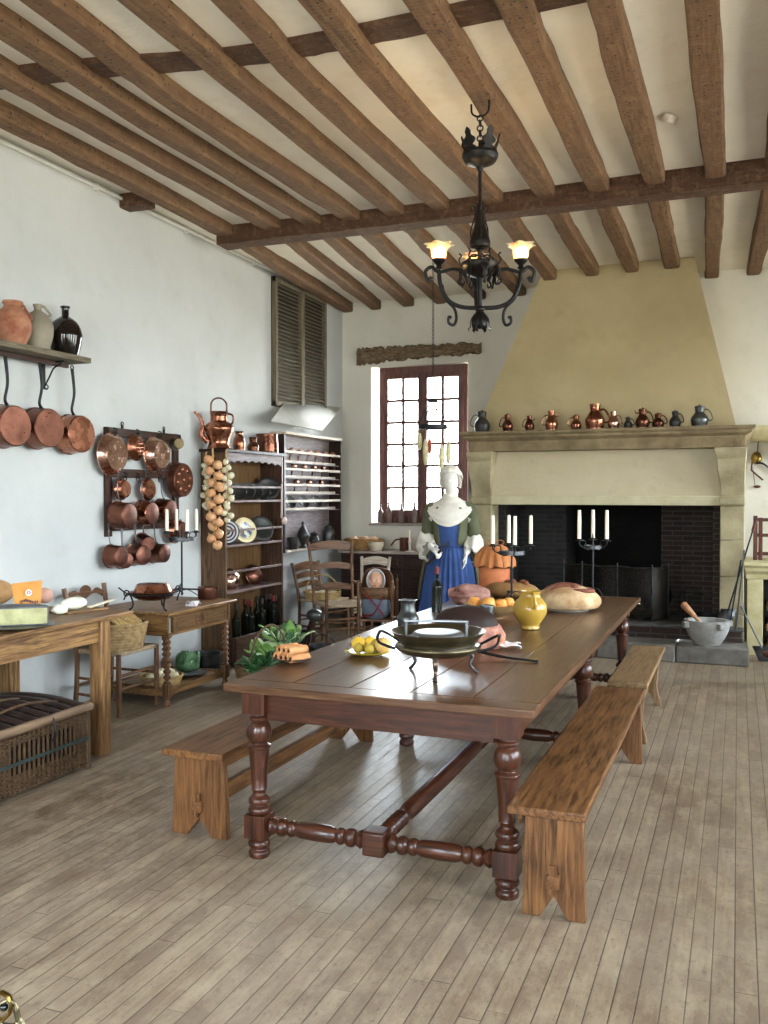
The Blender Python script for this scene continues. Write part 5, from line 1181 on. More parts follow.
# paper packet
P=W(30,600,x=-4.18); pk=thing('paper_packet','orange paper packet with a round flower emblem leaning behind the cheese','packet',(-4.18,W(28,600,x=-4.18).y,WT),R(58))
def pf(s): 
    return lambda u,v:((u-.5)*(.15+.04*v),s*(.028*math.sin(PI*u)*(1-v)**.8)+.02*v,.19*v+.012*v*(u-.5))
paper=surf('orange_paper','#b0702c','#d09444',scale=5,rough=.6,bump=.3,bscale=12,bdist=.01)
MB().grid(pf(1),8,8).grid(pf(-1),8,8).build('packet_body',paper,pk,ang=60)
wh=surf('print_white','#f0e4d8'); dkp=surf('print_dark','#4a2c3c')
m=MB().lathe([(0,0),(.02,0),(.02,.001),(0,.001)],Matrix.Translation((.0,-.016,.125))@Matrix.Rotation(PI/2-.15,4,'X'),20); m.build('emblem',wh,pk)
m=MB()
for k in range(5): a=k*2*PI/5; m.ball((.009*math.cos(a),-.0185,.125+.009*math.sin(a)),.005,(1,.3,1),8,6)
m.build('flower_mark',surf('print_pink','#b4405c'),pk)
m=MB(); rnd=random.Random(2)
for k in range(11): x=-.05+.01*k; m.cbox((x,-.027,.07+.008*math.sin(k*.55)),(.006,.003,.014+.006*(k%3==0)))
m.build('brand_lettering',dkp,pk)
lump('round brown bread loaf at the far left edge of the work table','loaf','bread',W(5,606,z=WZ)+Vector((-.12,.05,.0)),.11,surf('tan_crust','#8a6038','#c09868',scale=8,rough=.6,bump=.3),(1,1,.75),seed=4,amp=.03)
lump('pinkish round sausage end behind the paper packet','sausage','food',Vector((-4.40,W(40,603,z=WZ).y-.02,WZ+.001)),.055,surf('pink_skin','#a87868','#d4a894',rough=.5),(1,1,1),seed=6,amp=.02)
P=onw(78,611); bd=thing('cutting_board','thin board with soft white cheese at the far end of the work table','board',P,R(80))
MB().box(-.16,.16,-.10,.10,0,.012).build('board',wd('worktable','x'),bd,bevel=.003)
softc=surf('soft_cheese','#d4d8b8','#f0f2e4',scale=12,rough=.5,bump=.4)
lump('long lump of soft white cheese on the cutting board','soft_cheese','cheese',P+Vector((-.01,-.03,.013)),.075,softc,(.8,1.5,.5),seed=2,amp=.06)
lump('small crumbly piece of soft cheese at the left end of the cutting board','soft_cheese','cheese',P+Vector((.01,-.18,.002)),.05,softc,(.8,1.2,.6),seed=9,amp=.08)
P=P+Vector((.06,.13,.03)); m=MB().beam(P+Vector((0,-.10,-.008)),P+Vector((.02,.12,.02)),.03,.01); stat(m,'wooden_spatula',surf('pale_stick','#c8b898','#e0d4bc'),'pale wooden spatula lying across the cutting board','spatula',bevel=.003)
# ================= STRAW BASKET ON CHAIR =================
SB=Vector((-4.30,5.56,.475))
basket('straw_basket','round coiled straw basket standing on the lobed-back chair','basket',SB,.185,.19,surf('coiled_straw','#6e5434','#b09468',scale=26,rough=.8,bump=.9,bscale=60),rows=9,flare=1.18,rope=.012)
m=MB(); rnd=random.Random(5)
for k in range(14):
    y=-.13+.26*k/13; L_=math.sqrt(.17**2-y*y); m.tube(smooth([(-L_,y,.17),(0,y+rnd.uniform(-.02,.02),.225+rnd.uniform(-.01,.03)),(L_,y+.01,.185)],4),.014,6)
o=m.build('straw_bundle',straw,loc=SB+Vector((0,0,.0))); tag(o,'bundle of dry straw stalks lying in the coiled basket on the chair','straw'); o['kind']='stuff'
# ================= HAMPER =================
hp=thing('wicker_hamper','dark wicker hamper with a slatted lid on the floor at the left edge','hamper',(-3.96,3.98,0),0)
HX0,HX1,HY0,HY1,HZ=-.385,.385,-.36,.36,.33
wick=surf('hamper_wicker','#32241a','#62492f',scale=24,rough=.75,bump=.9,bscale=60,spread=.3); wickd=surf('hamper_dark','#1e1612','#40302a',scale=12,rough=.5,bump=.4)
def wall_weave(m,p,q,z0,z1,gap=None):
    p=Vector(p);q=Vector(q);L=(q-p).length;d=(q-p)/L; nrm=Vector((d.y,-d.x,0)); n=int(L/.035)
    for i in range(n+1): m.tube([p+d*(L*i/n)+Vector((0,0,z0)),p+d*(L*i/n)+Vector((0,0,z1))],.009,6)
    rows=int((z1-z0)/.013)
    for k in range(rows):
        z=z0+.007+.013*k
        if gap and gap[0]<z<gap[1]: 
            for a,b in ((0,.16),(.84,1)):
                P=[p+d*(L*(a+(b-a)*j/10))+nrm*(.006*(1 if (j+k)%2 else -1))+Vector((0,0,z)) for j in range(11)]; m.tube(P,.0058,5)
            continue
        P=[p+d*(L*j/(2*n))+nrm*(.008*math.cos(PI*j/2+PI*k))+Vector((0,0,z)) for j in range(2*n+1)]; m.tube(P,.0062,5)
m=MB(); wall_weave(m,(HX1,HY0,0),(HX1,HY1,0),.02,HZ,(.12,.285)); m.build('front_wall',wick,hp)
m=MB(); wall_weave(m,(HX0,HY0,0),(HX1,HY0,0),.02,HZ); m.build('side_wall',wick,hp)
m=MB(); wall_weave(m,(HX0,HY1,0),(HX1,HY1,0),.02,HZ); m.build('side_wall',wick,hp)
m=MB(); wall_weave(m,(HX0,HY0,0),(HX0,HY1,0),.02,HZ); m.build('back_wall',wick,hp)
MB().box(HX0,HX1-.02,HY0+.01,HY1-.01,.01,.02).build('base',wickd,hp)
MB().box(HX0+.02,HX1-.03,HY0+.02,HY1-.02,.021,.24).build('dark_lining',surf('lining','#15100d','#201812',rough=.95),hp)
m=MB()
for x in (HX0,HX1):
    for y in (HY0,HY1): m.tube([(x,y,.0),(x,y,HZ+.03)],.017,8).ball((x,y,.012),.026,(1,1,.6),10,8)
m.build('corner_posts',wick,hp)
for z,rr,mt in ((.03,.015,wick),(HZ,.017,wick)):
    MB().tube([(HX0,HY0,z),(HX1,HY0,z),(HX1,HY1,z),(HX0,HY1,z)],rr,8,closed=True).build('rim',mt,hp)
ld=MB(); 
ld.tube([(HX1+.012,HY0-.02,HZ+.035),(HX1+.012,HY1+.02,HZ+.035)],.026,10).tube([(HX0,HY0-.015,HZ+.03),(HX1,HY0-.015,HZ+.035)],.02,10).tube([(HX0,HY1+.015,HZ+.03),(HX1,HY1+.015,HZ+.035)],.02,10)
lid_=ld.build('lid_rim',surf('willow','#5e4a38','#957a60',scale=16,rough=.6,bump=.7,stretch=(1,.15,1)),hp)
for k in range(8):
    y=HY0+.03+(HY1-HY0-.06)*k/7; m=MB()
    P=smooth([(HX0,y,HZ+.045),(-.1,y+.004*(-1)**k,HZ+.08),(.15,y,HZ+.08),(HX1-.01,y,HZ+.05)],5); m.tube(P,.036,8,flat=.25); m.build('lid_slat',wickd,hp)
for x in (-.2,.02,.22): MB().tube(smooth([(x,HY0,HZ+.055),(x,-.1,HZ+.10),(x,.1,HZ+.10),(x,HY1,HZ+.055)],6),.009,6).build('lid_binding',wick,hp)
MB().box(HX1+.012,HX1+.016,HY0,HY1,.175,.195).build('strap',surf('blue_strap','#2a3230','#3e4a46',rough=.6),hp)
MB().tube(smooth([(HX1+.03,.04,HZ+.045),(HX1+.055,.04,HZ-.01),(HX1+.05,.04,HZ-.06),(HX1+.02,.04,HZ-.09)],4),.007,6).build('latch',iron,hp)
# ================= BRASS CHAIN HOOK at lower left =================
P=W(12,1012,z=.42)
b=thing('brass_chair_arm','curled brass fitting with a dark ball at the near left corner','brass fitting',P)
b.location=W(4,1016,z=.5); k=mpp(b.location)
def pxo(x,y): # offsets in the fitting's own plane (x right, z up)
    return (x*k,0,-y*k)
b.rotation_euler=(0,0,YAW)
MB().tube([pxo(*q) for q in [(-14,-14),(-9,-21),(-2,-24),(5,-20),(8,-12),(6,-3),(0,3),(-8,4),(-14,0)]],4.2*k,8,closed=True,flat=.5).build('scroll',brass,b)
MB().tube(smooth([pxo(*q) for q in [(-3,-13),(5,-16),(11,-12),(13,-3),(15,4),(22,14)]],4),[1.9*k]*10+[3.2*k]*11,8).build('stem',brassd,b)
MB().ball(pxo(0,-9),4.2*k).build('ball',surf('black_ball','#0a1010','#141c1a',rough=.1),b)
MB().tube(smooth([pxo(*q) for q in [(-6,6),(2,9),(10,9),(15,5)]],4),2.2*k,8).ball(pxo(14,7),4*k).build('bracket',brassd,b)
MB().tube([pxo(16,8),pxo(18,30),(18*k,0,-b.location.z)],2*k,8).build('post',brassd,b)
# ================= MANNEQUIN =================
MP=Vector((W(453,470,y=8.35).x-.025,8.35,0)); 
mn=thing('mannequin','faceless white mannequin in a blue apron dress, green sleeves and white cap beside the hearth','mannequin',MP,R(8)); mn.scale=(1,1,1.03)
# local frame: front -y, x right (viewer right = +x)
def ring(cx,cy,z,rx,ry,n=24,tw=0): return [(cx+rx*math.cos(2*PI*j/n+tw),cy+ry*math.sin(2*PI*j/n+tw),z) for j in range(n)]
def hand(m,w,d,nrm,spread=1,curl=.5,sc=1.,thumb=1):
    """w wrist, d pointing direction, nrm palm normal"""
    w=Vector(w);d=Vector(d).normalized();nrm=Vector(nrm); nrm=(nrm-d*nrm.dot(d)).normalized(); s=d.cross(nrm)
    for i in range(7):
        t=i/6; m.ball(w+d*(.012+.075*t)*sc,.021*sc,(1,1,1),10,8)
    for i in range(4):
        b=w+d*(.05)*sc+s*(-.026+.0175*i)*sc; m.tube([w+d*.01,b,b+d*.035*sc],[.016*sc,.013*sc,.011*sc],8)
    L=(.068,.078,.074,.058)
    for i in range(4):
        b=w+d*.088*sc+s*(-.028+.0187*i)*sc*spread; P=[b]; dd=d.copy()
        for k in range(3):
            a=curl*(.45+.5*k); q=(d*math.cos(a)+nrm*math.sin(a)); b=b+q*L[i]*sc*(.42,.33,.25)[k]; P.append(b)
        m.tube(P,[.0098*sc,.009*sc,.0082*sc,.0065*sc],8); m.ball(P[-1],.0066*sc,seg=8,rings=6)
    b=w+d*.03*sc+s*(-.026)*sc*thumb; q=(d*.75-s*.6*thumb+nrm*.35).normalized(); e=b+q*.045*sc; g=e+(d*.9+nrm*.45-s*.1*thumb).normalized()*.032*sc
    m.tube([w+d*.01,b,e,g],[.014*sc,.014*sc,.0105*sc,.008*sc],8); m.ball(g,.008*sc,seg=8,rings=6)
sx=.185
WR=Vector((-.155,-.165,1.075)); WL=Vector((.165,-.10,1.03)); ER=Vector((-.222,.01,1.17)); EL=Vector((.222,.03,1.15)); SR=Vector((-sx,.0,1.435)); SL=Vector((sx,.0,1.435))
m=MB()
# torso, neck, head as overlapping volumes fused into one surface
m.loft([ring(0,.0,z,rx,ry) for z,rx,ry in ((.9,.15,.11),(1.0,.135,.10),(1.08,.12,.095),(1.18,.135,.105),(1.28,.15,.115),(1.38,.165,.11),(1.46,.17,.09),(1.505,.12,.07),(1.53,.06,.055))],cap=True)
m.tube([(0,.01,1.48),(0,.0,1.56),(0,-.005,1.62)],[.066,.052,.05],16)
m.ball((0,-.012,1.71),.108,(.74,.88,1.18),24,18); m.ball((0,-.045,1.655),.06,(.95,.9,1.05),16,12)
m.tube([(0,-.092,1.725),(0,-.108,1.69),(0,-.098,1.682)],[.007,.011,.008],8)
for s,S,E_,Wp in ((-1,SR,ER,WR),(1,SL,EL,WL)): m.tube(smooth([S+Vector((-s*.05,0,-.01)),S,(S+E_)/2,E_,(E_+Wp)/2,Wp],4),[.055]*4+[.052]*4+[.045]*4+[.038]*4+[.033]*4+[.024],12); m.ball(S,.055)
hand(m,WR,(.62,-.55,-.25),(.0,.35,-1),curl=1.25,thumb=-1)
hand(m,WL,(-.10,-.25,-1.),(-.9,-.3,0),curl=.35,thumb=1)
for s in (-1,1):
    m.tube(smooth([(s*.08,0,.92),(s*.085,0,.7),(s*.09,.01,.5),(s*.09,.02,.3),(s*.09,.03,.09)],4),[.085]*4+[.075]*4+[.055]*4+[.05]*4+[.035],12); m.tube([(s*.09,.04,.04),(s*.095,-.05,.035),(s*.10,-.13,.022)],[.036,.034,.02],10)
m.ball((0,0,.95),.14,(1.1,.85,.8))
bd=m.build('body',mannm,mn,ang=180); md=bd.modifiers.new('fuse','REMESH'); md.mode='VOXEL'; md.voxel_size=.0075; md.use_smooth_shade=True
sm=bd.modifiers.new('soft','SMOOTH'); sm.iterations=3; sm.factor=.4
# bodice & skirt
def pleated(rings,n=120,k=26,amp=.02,ph=0):
    out=[]
    for (z,rx,ry,a,cx,cy) in rings:
        out.append([(cx+(rx+a*math.sin(k*t+ph+1.5*math.sin(t*3)))*math.cos(t),cy+(ry+a*math.sin(k*t+ph+1.5*math.sin(t*3)))*math.sin(t),z) for t in [2*PI*j/n for j in range(n)]])
    return out
MB().loft(pleated([(1.385,.145,.125,0,0,-.005),(1.34,.160,.130,0,0,-.007),(1.28,.165,.13,0,0,-.008),(1.18,.148,.118,0,0,0),(1.10,.134,.108,0,0,0),(1.07,.135,.11,0,0,0)])).build('bodice',bluec,mn,ang=80,solid=.004)
MB().loft(pleated([(1.085,.138,.113,.001,0,0),(1.06,.155,.135,.004,0,0),(1.0,.19,.17,.009,0,.0),(.9,.225,.2,.012,0,.01),(.7,.26,.235,.016,0,.02),(.45,.30,.27,.020,0,.03),(.2,.34,.305,.024,0,.04),(.03,.365,.33,.026,0,.05)],k=30)).build('skirt',bluec,mn,ang=80,solid=.004)
# olive overskirt at the sides and back
rg=[]
for z,rx,ry in ((1.09,.146,.122),(1.03,.20,.17),(.95,.25,.22),(.8,.285,.27),(.62,.31,.30)):
    rg.append([((rx+.012*math.sin(18*t))*math.cos(t),(ry+.012*math.sin(18*t))*math.sin(t)+.025,z+.03*math.sin(t*5)*(z<.9)) for t in [-.35+(PI+.7)*j/60 for j in range(61)]])
MB().loft(rg,closed=False).build('overskirt',surf('olive_skirt','#4a4432','#6a644a',scale=6,rough=.9,bump=.3),mn,ang=80,solid=.006)
# jacket sleeves, jacket sides
for s,S,E_ in ((-1,SR,ER),(1,SL,EL)):
    m=MB(); P=smooth([S+Vector((-s*.07,0,.015)),S+Vector((s*.005,0,.0)),(S+E_)/2+Vector((s*.012,.01,0)),E_+Vector((s*.005,0,.0)),E_+Vector((0,-.02,-.03))],5)
    nn=len(P); m.tube(P,[(.046+.014*math.sin(i/nn*PI)+.003*math.sin(i*2.1)) for i in range(nn)],20,cap=False); m.build('sleeve',greenc,mn,ang=80,solid=.004)
m=MB()
rg=[[((rx)*math.cos(t),(ry)*math.sin(t)-.005,z) for t in [-.95+(PI+1.9)*j/40 for j in range(41)]] for z,rx,ry in ((1.475,.14,.10),(1.44,.178,.128),(1.38,.180,.142),(1.28,.173,.138),(1.18,.156,.125),(1.10,.142,.116))]
m.loft(rg,closed=False).build('jacket',greenc,mn,ang=80,solid=.005)
# white ruffled cuffs
for s,E_,Wp,dz in ((-1,ER,WR,0),(1,EL,WL,0)):
    d=(Wp-E_); rg=[]; ax=d.normalized(); u=ax.orthogonal().normalized(); v=ax.cross(u)
    for i in range(9):
        t=i/8; c=E_+d*(-.12+.86*t)+Vector((s*.01,0,-.055*math.sin(PI*t)-.03*t)); rr=.062+.045*math.sin(PI*min(1,t*.8+.08))-.012*t
        rg.append([c+(u*math.cos(a)+v*math.sin(a))*(rr*(1+.13*math.sin(a*7+t*4)*(.3+t)))+Vector((0,0,-.05*t*max(0,-math.sin(a)*v.z-math.cos(a)*u.z))) for a in [2*PI*j/56 for j in range(56)]])
    MB().loft(rg).build('ruffled_cuff',linen,mn,ang=80,solid=.003)
# neckerchief
rg=[]; NK=smooth([(1.575,.062,0),(1.545,.078,.008),(1.515,.118,.03),(1.488,.172,.05),(1.458,.212,.08),(1.435,.215,.115),(1.42,.210,.14)],4); NY=smooth([(.062,.005,0),(.078,.005,0),(.097,.0,0),(.120,-.005,0),(.148,-.012,0),(.160,-.014,0),(.165,-.015,0)],4)
for i,(p,q) in enumerate(zip(NK,NY)):
    f=.007*math.sin(i*1.35)
    rg.append([((p.x*0+p.y+f*.7)*math.cos(t),q.y+(q.x+f*(1+.4*math.sin(2*t+1)))*math.sin(t),p.x-p.z*max(0,-math.sin(t))**1.5-.006*math.sin(3*t+i*.25)) for t in [2*PI*j/72 for j in range(72)]])
MB().loft(rg).build('neckerchief',linen,mn,ang=80,solid=.004)
m=MB()
for k in range(0): m.tube(smooth([(-.06-.03*k,-.06-.01*k,1.545-.017*k),(-.05-.012*k,-.12-.006*k,1.46-.012*k),(0,-.135-.004*k,1.41-.012*k),(.05+.012*k,-.12-.006*k,1.46-.012*k),(.06+.03*k,-.06-.01*k,1.545-.017*k)],5),.0075,6)

# cap
m=MB(); rg=[]
for i in range(10):
    t=i/9; a=PI*.5*t; z=1.725+.112*math.sin(a)+.0; rr=math.cos(a)
    rg.append([(rr*(.112+.005*math.sin(13*q))*math.cos(q),.018+rr*(.12+.005*math.sin(11*q))*math.sin(q),z+ (.045*(-math.sin(q))*(1-t))-.03*(1-t)*(math.sin(q)>0)*math.sin(q)) for q in [2*PI*j/52 for j in range(52)]])
m.loft(rg).build('cap',linen,mn,ang=80,solid=.004)
m=MB()
for s in (-1,1): m.tube(smooth([(0,-.088,1.80),(s*.05,-.07,1.795),(s*.085,-.035,1.74),(s*.095,-.0,1.68),(s*.085,.02,1.635)],5),[.012+.008*(i/20) for i in range(21)],10,flat=.6)
m.build('cap_brim',linen,mn)
MB().tube(arcpts((0,.0,1.735),.103,R(20),R(160),14,'xz'),.004,6).build('cap_ribbon',bluec,mn)
# whisk-like carder in the hand: things held are separate
Rz=Matrix.Translation(MP)@Matrix.Rotation(R(8),4,'Z'); hp_=Rz@(WR+Vector((.055,-.06,-.03)))
t=thing('hand_tool','dark wooden handled wire whisk held in the mannequin right hand','utensil',hp_,R(8))
MB().tube([(-.09,.015,-.085),(0,0,0),(.05,-.01,.05)],[.012,.014,.012],10).build('handle',wd('darkwood','z'),t)
m=MB()
for k in range(4): a=k*PI/4; m.tube(smooth([(.05,-.01,.05),(.085+.02*math.cos(a),-.015+.02*math.sin(a),.09),(.13,-.02,.135),(.085-.02*math.cos(a),-.015-.02*math.sin(a),.09),(.05,-.01,.05)],4),.0022,5)
m.build('wires',steel,t)
# ================= DOLL + HIGH CHAIR =================
HC=Vector((W(377.5,600,y=8.25).x,8.25,0))
hc=thing('barrel_cradle','tall wooden barrel-shaped child seat with a bentwood band holding the doll','child seat',HC,R(10)); hc.scale=(.84,.84,.97); hw_=wd('chairwood','x')
rg=[]
for z,r_ in ((.42,.175),(.6,.185),(.76,.185),(.84,.17),(.90,.13),(.92,.06)):
    rg.append([(r_*1.02*math.cos(t),r_*.7*math.sin(t)+.02,z) for t in [-.1+(PI+.2)*j/24 for j in range(25)]])
MB().loft(rg,closed=False).build('curved_back',wd('chairwood','z'),hc,ang=60,solid=.014)
rg=[[(r_*1.05*math.cos(t),r_*.95*math.sin(t),z) for t in [2*PI*j/36 for j in range(36)]] for z,r_ in ((.62,.185),(.74,.19))]
MB().loft(rg).build('bent_band',hw_,hc,ang=60,solid=.012)
for x in (-.2,.2):
    for y in (-.13,.17): MB().tube([(x,y,0),(x,y,.44),(x,y,.78)],[.018,.02,.016],8).ball((x,y,.79),.02).build('leg',wd('chairwood','z'),hc)
MB().box(-.2,.2,-.14,.18,.40,.42).build('seat',hw_,hc,bevel=.004)
for z in (.12,.3): MB().tube([(-.2,-.13,z),(.2,-.13,z)],.011,6).build('stretcher',hw_,hc)
skin=surf('doll_skin','#c08a6c','#dcae90',rough=.4,bump=.02)
dl=thing('baby_doll','baby doll in a white bonnet wrapped in grey-blue cloth with a red ribbon','doll',(HC.x,HC.y-.03,.412),R(10)); dl.scale=(.92,.92,.96)
m=MB().ball((0,-.02,.38),.082,(.86,.9,1.1),24,18); m.ball((0,-.045,.345),.055,(1,.8,.9)).ball((0,-.098,.365),.013,(1,1,.9),10,8).ball((-.033,-.068,.352),.026,seg=12,rings=8).ball((.033,-.068,.352),.026,seg=12,rings=8); m.tube([(0,0,.32),(0,0,.26)],[.035,.045],12); m.ball((0,.01,.2),.09,(1.2,.8,1.2))
o=m.build('doll_body',skin,dl,ang=180); md=o.modifiers.new('fuse','REMESH'); md.mode='VOXEL'; md.voxel_size=.004; md.use_smooth_shade=True
for s in (-1,1): 
    e=MB().ball((s*.028,-.089,.388),.010,(1,.5,.8),12,8).build('eye',surf('eye_white','#e8e4de',rough=.2),dl); MB().ball((s*.028,-.094,.388),.0055,(1,.5,1),10,6).build('iris',surf('iris','#20140e',rough=.1),e)
    MB().tube(arcpts((s*.028,-.092,.392),.014,R(40),R(140),6,'xz'),.0016,5).build('eyebrow',surf('brow','#6a4630'),dl)
MB().ball((0,-.097,.337),.012,(1,.4,.45),12,8).build('mouth',surf('lips','#a84a42',rough=.4),dl)
rg=[]
for i in range(8):
    a=PI*.5*i/7; rg.append([(.098*math.cos(q)*math.cos(a)*1.0,.0+.02+.09*math.sin(a)-.05*(1-i/7),.385+.115*math.sin(q)*math.cos(a)) for q in [2*PI*j/36 for j in range(36)]])
MB().loft(rg).build('bonnet',surf('bonnet_white','#dcdcdc','#ececec',rough=.9),dl,ang=80,solid=.005)
rg=[]
for z,rx,ry in ((-.0,.10,.09),(.06,.15,.13),(.14,.16,.14),(.22,.14,.12),(.28,.08,.08)): rg.append([(rx*(1+.03*math.sin(5*t+z*20))*math.cos(t),-.01+ry*(1+.03*math.sin(4*t+z*30))*math.sin(t),z) for t in [2*PI*j/40 for j in range(40)]])
MB().loft(rg,cap=True).build('blanket',surf('blanket','#4e5864','#76808c',scale=8,rough=.9,bump=.3),dl,ang=80)
m=MB(); m.tube(smooth([(-.09,-.11,.25),(0,-.155,.17),(.08,-.145,.08),(.1,-.10,.03)],6),.014,8,flat=.3).tube(smooth([(.10,-.10,.24),(0,-.158,.06),(-.12,-.10,.03)],6),.014,8,flat=.3); m.build('ribbon',surf('red_ribbon','#6c1620','#8e2430',rough=.7),dl)
# ================= ON THE CHEST =================
CT=.931
def onc(px,y=10.35): P=W(px,548,y=y); return Vector((P.x,y,CT))
bs=basket('bread_basket','oval wicker basket of bread rolls on the chest of drawers','basket',onc(364,10.38),.17,.13,surf('brown_wicker','#6c4e2c','#a88050',scale=24,rough=.8,bump=.6),sx=1.25,sy=.8,rows=8)
for i in range(4): lump('bread roll in the wicker basket on the chest of drawers','bread_roll','bread',onc(364,10.38)+Vector((-.12+.08*i,(-.03,.03)[i%2],.085)),.06,surf('roll_crust','#c09070','#e0c0a0',rough=.7),(1,.9,.7),seed=i,amp=.03,group='bread rolls in the chest basket',seg=18,rings=12)
jug('white_bowl','cream footed bowl in front of the wicker basket on the chest','bowl',onc(376,10.26),[(0,0),(.06,0),(.07,.01),(.095,.06),(.10,.105),(.112,.11)],surf('cream_glaze','#b8aa94','#dccfb8',rough=.35),thick=.005)
bx_=thing('wooden_jug','brown straight-sided wooden measure with side handle on the chest','measure',onc(405,10.36)); MB().lathe([(0,0),(.062,0),(.066,.006),(.062,.16),(.054,.16),(.052,.01),(0,.01)],seg=24).build('body',wd('redwood','z'),bx_); MB().tube(smooth([(-.058,0,.14),(-.12,0,.13),(-.16,0,.09),(-.18,0,.06)],4),.010,8).build('handle',wd('redwood','x'),bx_)
ck=thing('candlestick','low white candlestick holding a single cream candle on the chest','candlestick',onc(405,10.24)+Vector((.06,0,0))); MB().lathe(sprof([(0,0),(.055,.0),(.06,.008),(.03,.014),(.014,.03),(.016,.10),(.022,.12),(.014,.125)],3),seg=24).build('stick',plate_m,ck,ang=60)
cdl=MB().lathe([(0,0),(.012,0),(.011,.13),(0,.134)],seg=12).build('candle',wax); cdl.location=ck.location+Vector((0,0,.12)); tag(cdl,'single cream candle in the low candlestick on the chest','candle')
jug('black_pot','small black pot on the chest beside the mannequin sleeve','pot',onc(424,10.36),[(0,0),(.05,0),(.055,.01),(.06,.08),(.05,.10),(.055,.11)],pewterd)
# ================= WINDOW SILL BOTTLES =================
gb_=surf('clay_bottle','#5e4a44','#8c7870',scale=6,rough=.4,bump=.1)
for i,(px,h_) in enumerate(((380.5,.235),(389,.26),(401.5,.25),(414.5,.26))):
    P=W(px,522,y=YB-.02); P.z=wb+.001; o=MB().lathe(sprof([(0,0),(.030,0),(.036,.006),(.036,h_*.5),(.032,h_*.62),(.015,h_*.78),(.012,h_*.9),(.016,h_*.93),(.015,h_)],4)+[(0,h_)],seg=18).build('stoneware_bottle',gb_,ang=60); o.location=P
    tag(o,['leftmost of four slim clay bottles on the window sill','second slim clay bottle from the left on the window sill','third slim clay bottle from the left on the window sill','rightmost slim clay bottle on the window sill, nearest the mannequin'][i],'bottle','clay bottles on the window sill')
# ================= HANGING CROWN =================
HY_=8.7; C0=W(433,398,y=HY_); C1=W(433,427,y=HY_); 
hg=thing('crown_rack','dark iron crown rack hanging on a chain in front of the window','hanging rack',(C0.x,HY_,C1.z))
rr=.145
MB().lathe([(rr-.012,-.02),(rr,-.022),(rr,.022),(rr-.012,.02),(rr-.012,-.02)],seg=32).build('band',iron,hg)
topz=C0.z-C1.z-.03; m=MB()
for k in range(6):
    a=k*PI/3+.2; m.tube(smooth([(rr*math.cos(a),rr*math.sin(a),.02),(rr*.72*math.cos(a),rr*.72*math.sin(a),.12),(.03*math.cos(a),.03*math.sin(a),topz-.02)],5),.0055,6)
m.cbox((0,0,topz),(.075,.075,.03)); m.build('hoops',iron,hg)
m=MB().tube(smooth([(0,0,topz),(0,0,topz+.05),(.03,0,topz+.085),(0,0,topz+.115),(-.03,0,topz+.085)],5),.005,6); m.build('hook',iron,hg)
m=MB(); z=topz+.11; ztop=JB-C1.z-.015; k=0
while z<ztop: m.ring((0,0,z),.011,.0028,'x' if k%2 else 'y',10,5); z+=.0205; k+=1
m.build('chain',iron,hg)
sausm=surf('dry_corn','#a89c74','#d6cca4',scale=30,rough=.7,bump=.5,bscale=70); redm=surf('dry_red','#8e3424','#c05a40',rough=.6)
for i,(px,y0,y1,mt,l) in enumerate(((419.5,433,450,sausm,'leftmost pale dried cob hanging below the iron crown'),(425.5,439,465,sausm,'long pale dried cob second from the left below the iron crown'),(429.8,438,454,redm,'red dried pepper hanging below the iron crown'),(441.5,444,470,sausm,'ridged pale cob hanging lowest below the iron crown'),(448.5,441,464,sausm,'rightmost pale cob hanging below the iron crown'))):
    P=W(px,y0,y=HY_-.03*(i%2)); Q=W(px,y1,y=P.y); L=P.z-Q.z; 
    dx=P.x-C0.x; 
    t=thing('dried_cob',l,'dried vegetable',(P.x,P.y,Q.z),0,None); r_=.028 if mt is sausm else .022
    MB().lathe(sprof([(0,0),(r_*.6,.01),(r_,L*.35),(r_*.95,L*.7),(r_*.4,L*.97),(0,L)],4),seg=18,ripple=(lambda a,i,z:.05*math.sin(8*a)*math.cos(z*180))).build('cob',mt,t,ang=80)
    MB().tube([(0,0,L-.005),((C0.x+.0+max(-rr,min(rr,dx))*.97-P.x),0,C1.z-Q.z-.0)],.002,5).build('string',straw,t)
# ================= CHANDELIER =================
CY=5.30; CX=W(480,200,y=CY).x
def cz(py): return W(480,py,y=CY).z
chn=thing('chandelier','black wrought iron chandelier with tulip glass shades hanging from the joists','chandelier',(CX,CY,cz(330)))
Z0=cz(330); cr=lambda py: cz(py)-Z0; ZZ=cr
m=MB(); hz=JB-Z0
m.tube(smooth([(-.055,0,hz-.02),(-.05,0,hz-.075),(-.015,0,hz-.10),(0,0,hz-.095),(.015,0,hz-.10),(.05,0,hz-.075),(.055,0,hz-.005)],5),.006,6)
z=hz-.11; k=0
while z>ZZ(152): m.ring((0,0,z),.018,.0045,'x' if k%2 else 'y',12,6); z-=.03; k+=1
m.build('hook_chain',ironw,chn)
cz0=ZZ(163)
MB().lathe(sprof([(.012,cz0-.05),(.02,cz0-.035),(.03,cz0-.02),(.085,cz0+.0),(.105,cz0+.03),(.108,cz0+.05),(.10,cz0+.052),(.08,cz0+.015),(.02,cz0+.01)],3),seg=32).build('ceiling_cup',ironw,chn,ang=60)
def oak(m,base,az,L,w,out=.2,bend=.3):
    T=Matrix.Translation(base)@Matrix.Rotation(az,4,'Z'); n=12
    def f(u,v):
        s=(.35+.65*abs(math.sin(u*PI*2.6+.5)))*(1-u**3)*w; x=(v-.5)*s; r=L*u
        return T@Vector((r*out+bend*L*u*u*(1 if bend>0 else 1),x,r+(.0)+.15*abs(v-.5)*L*.3))
    return m.grid(f,n,6)
for k in range(5): m=MB(); oak(m,(0.085*math.cos(k*2*PI/5+.5),.085*math.sin(k*2*PI/5+.5),cz0+.03),k*2*PI/5+.5,.15,.11,.12,.12); m.build('oak_leaf',ironw,chn,solid=.005)
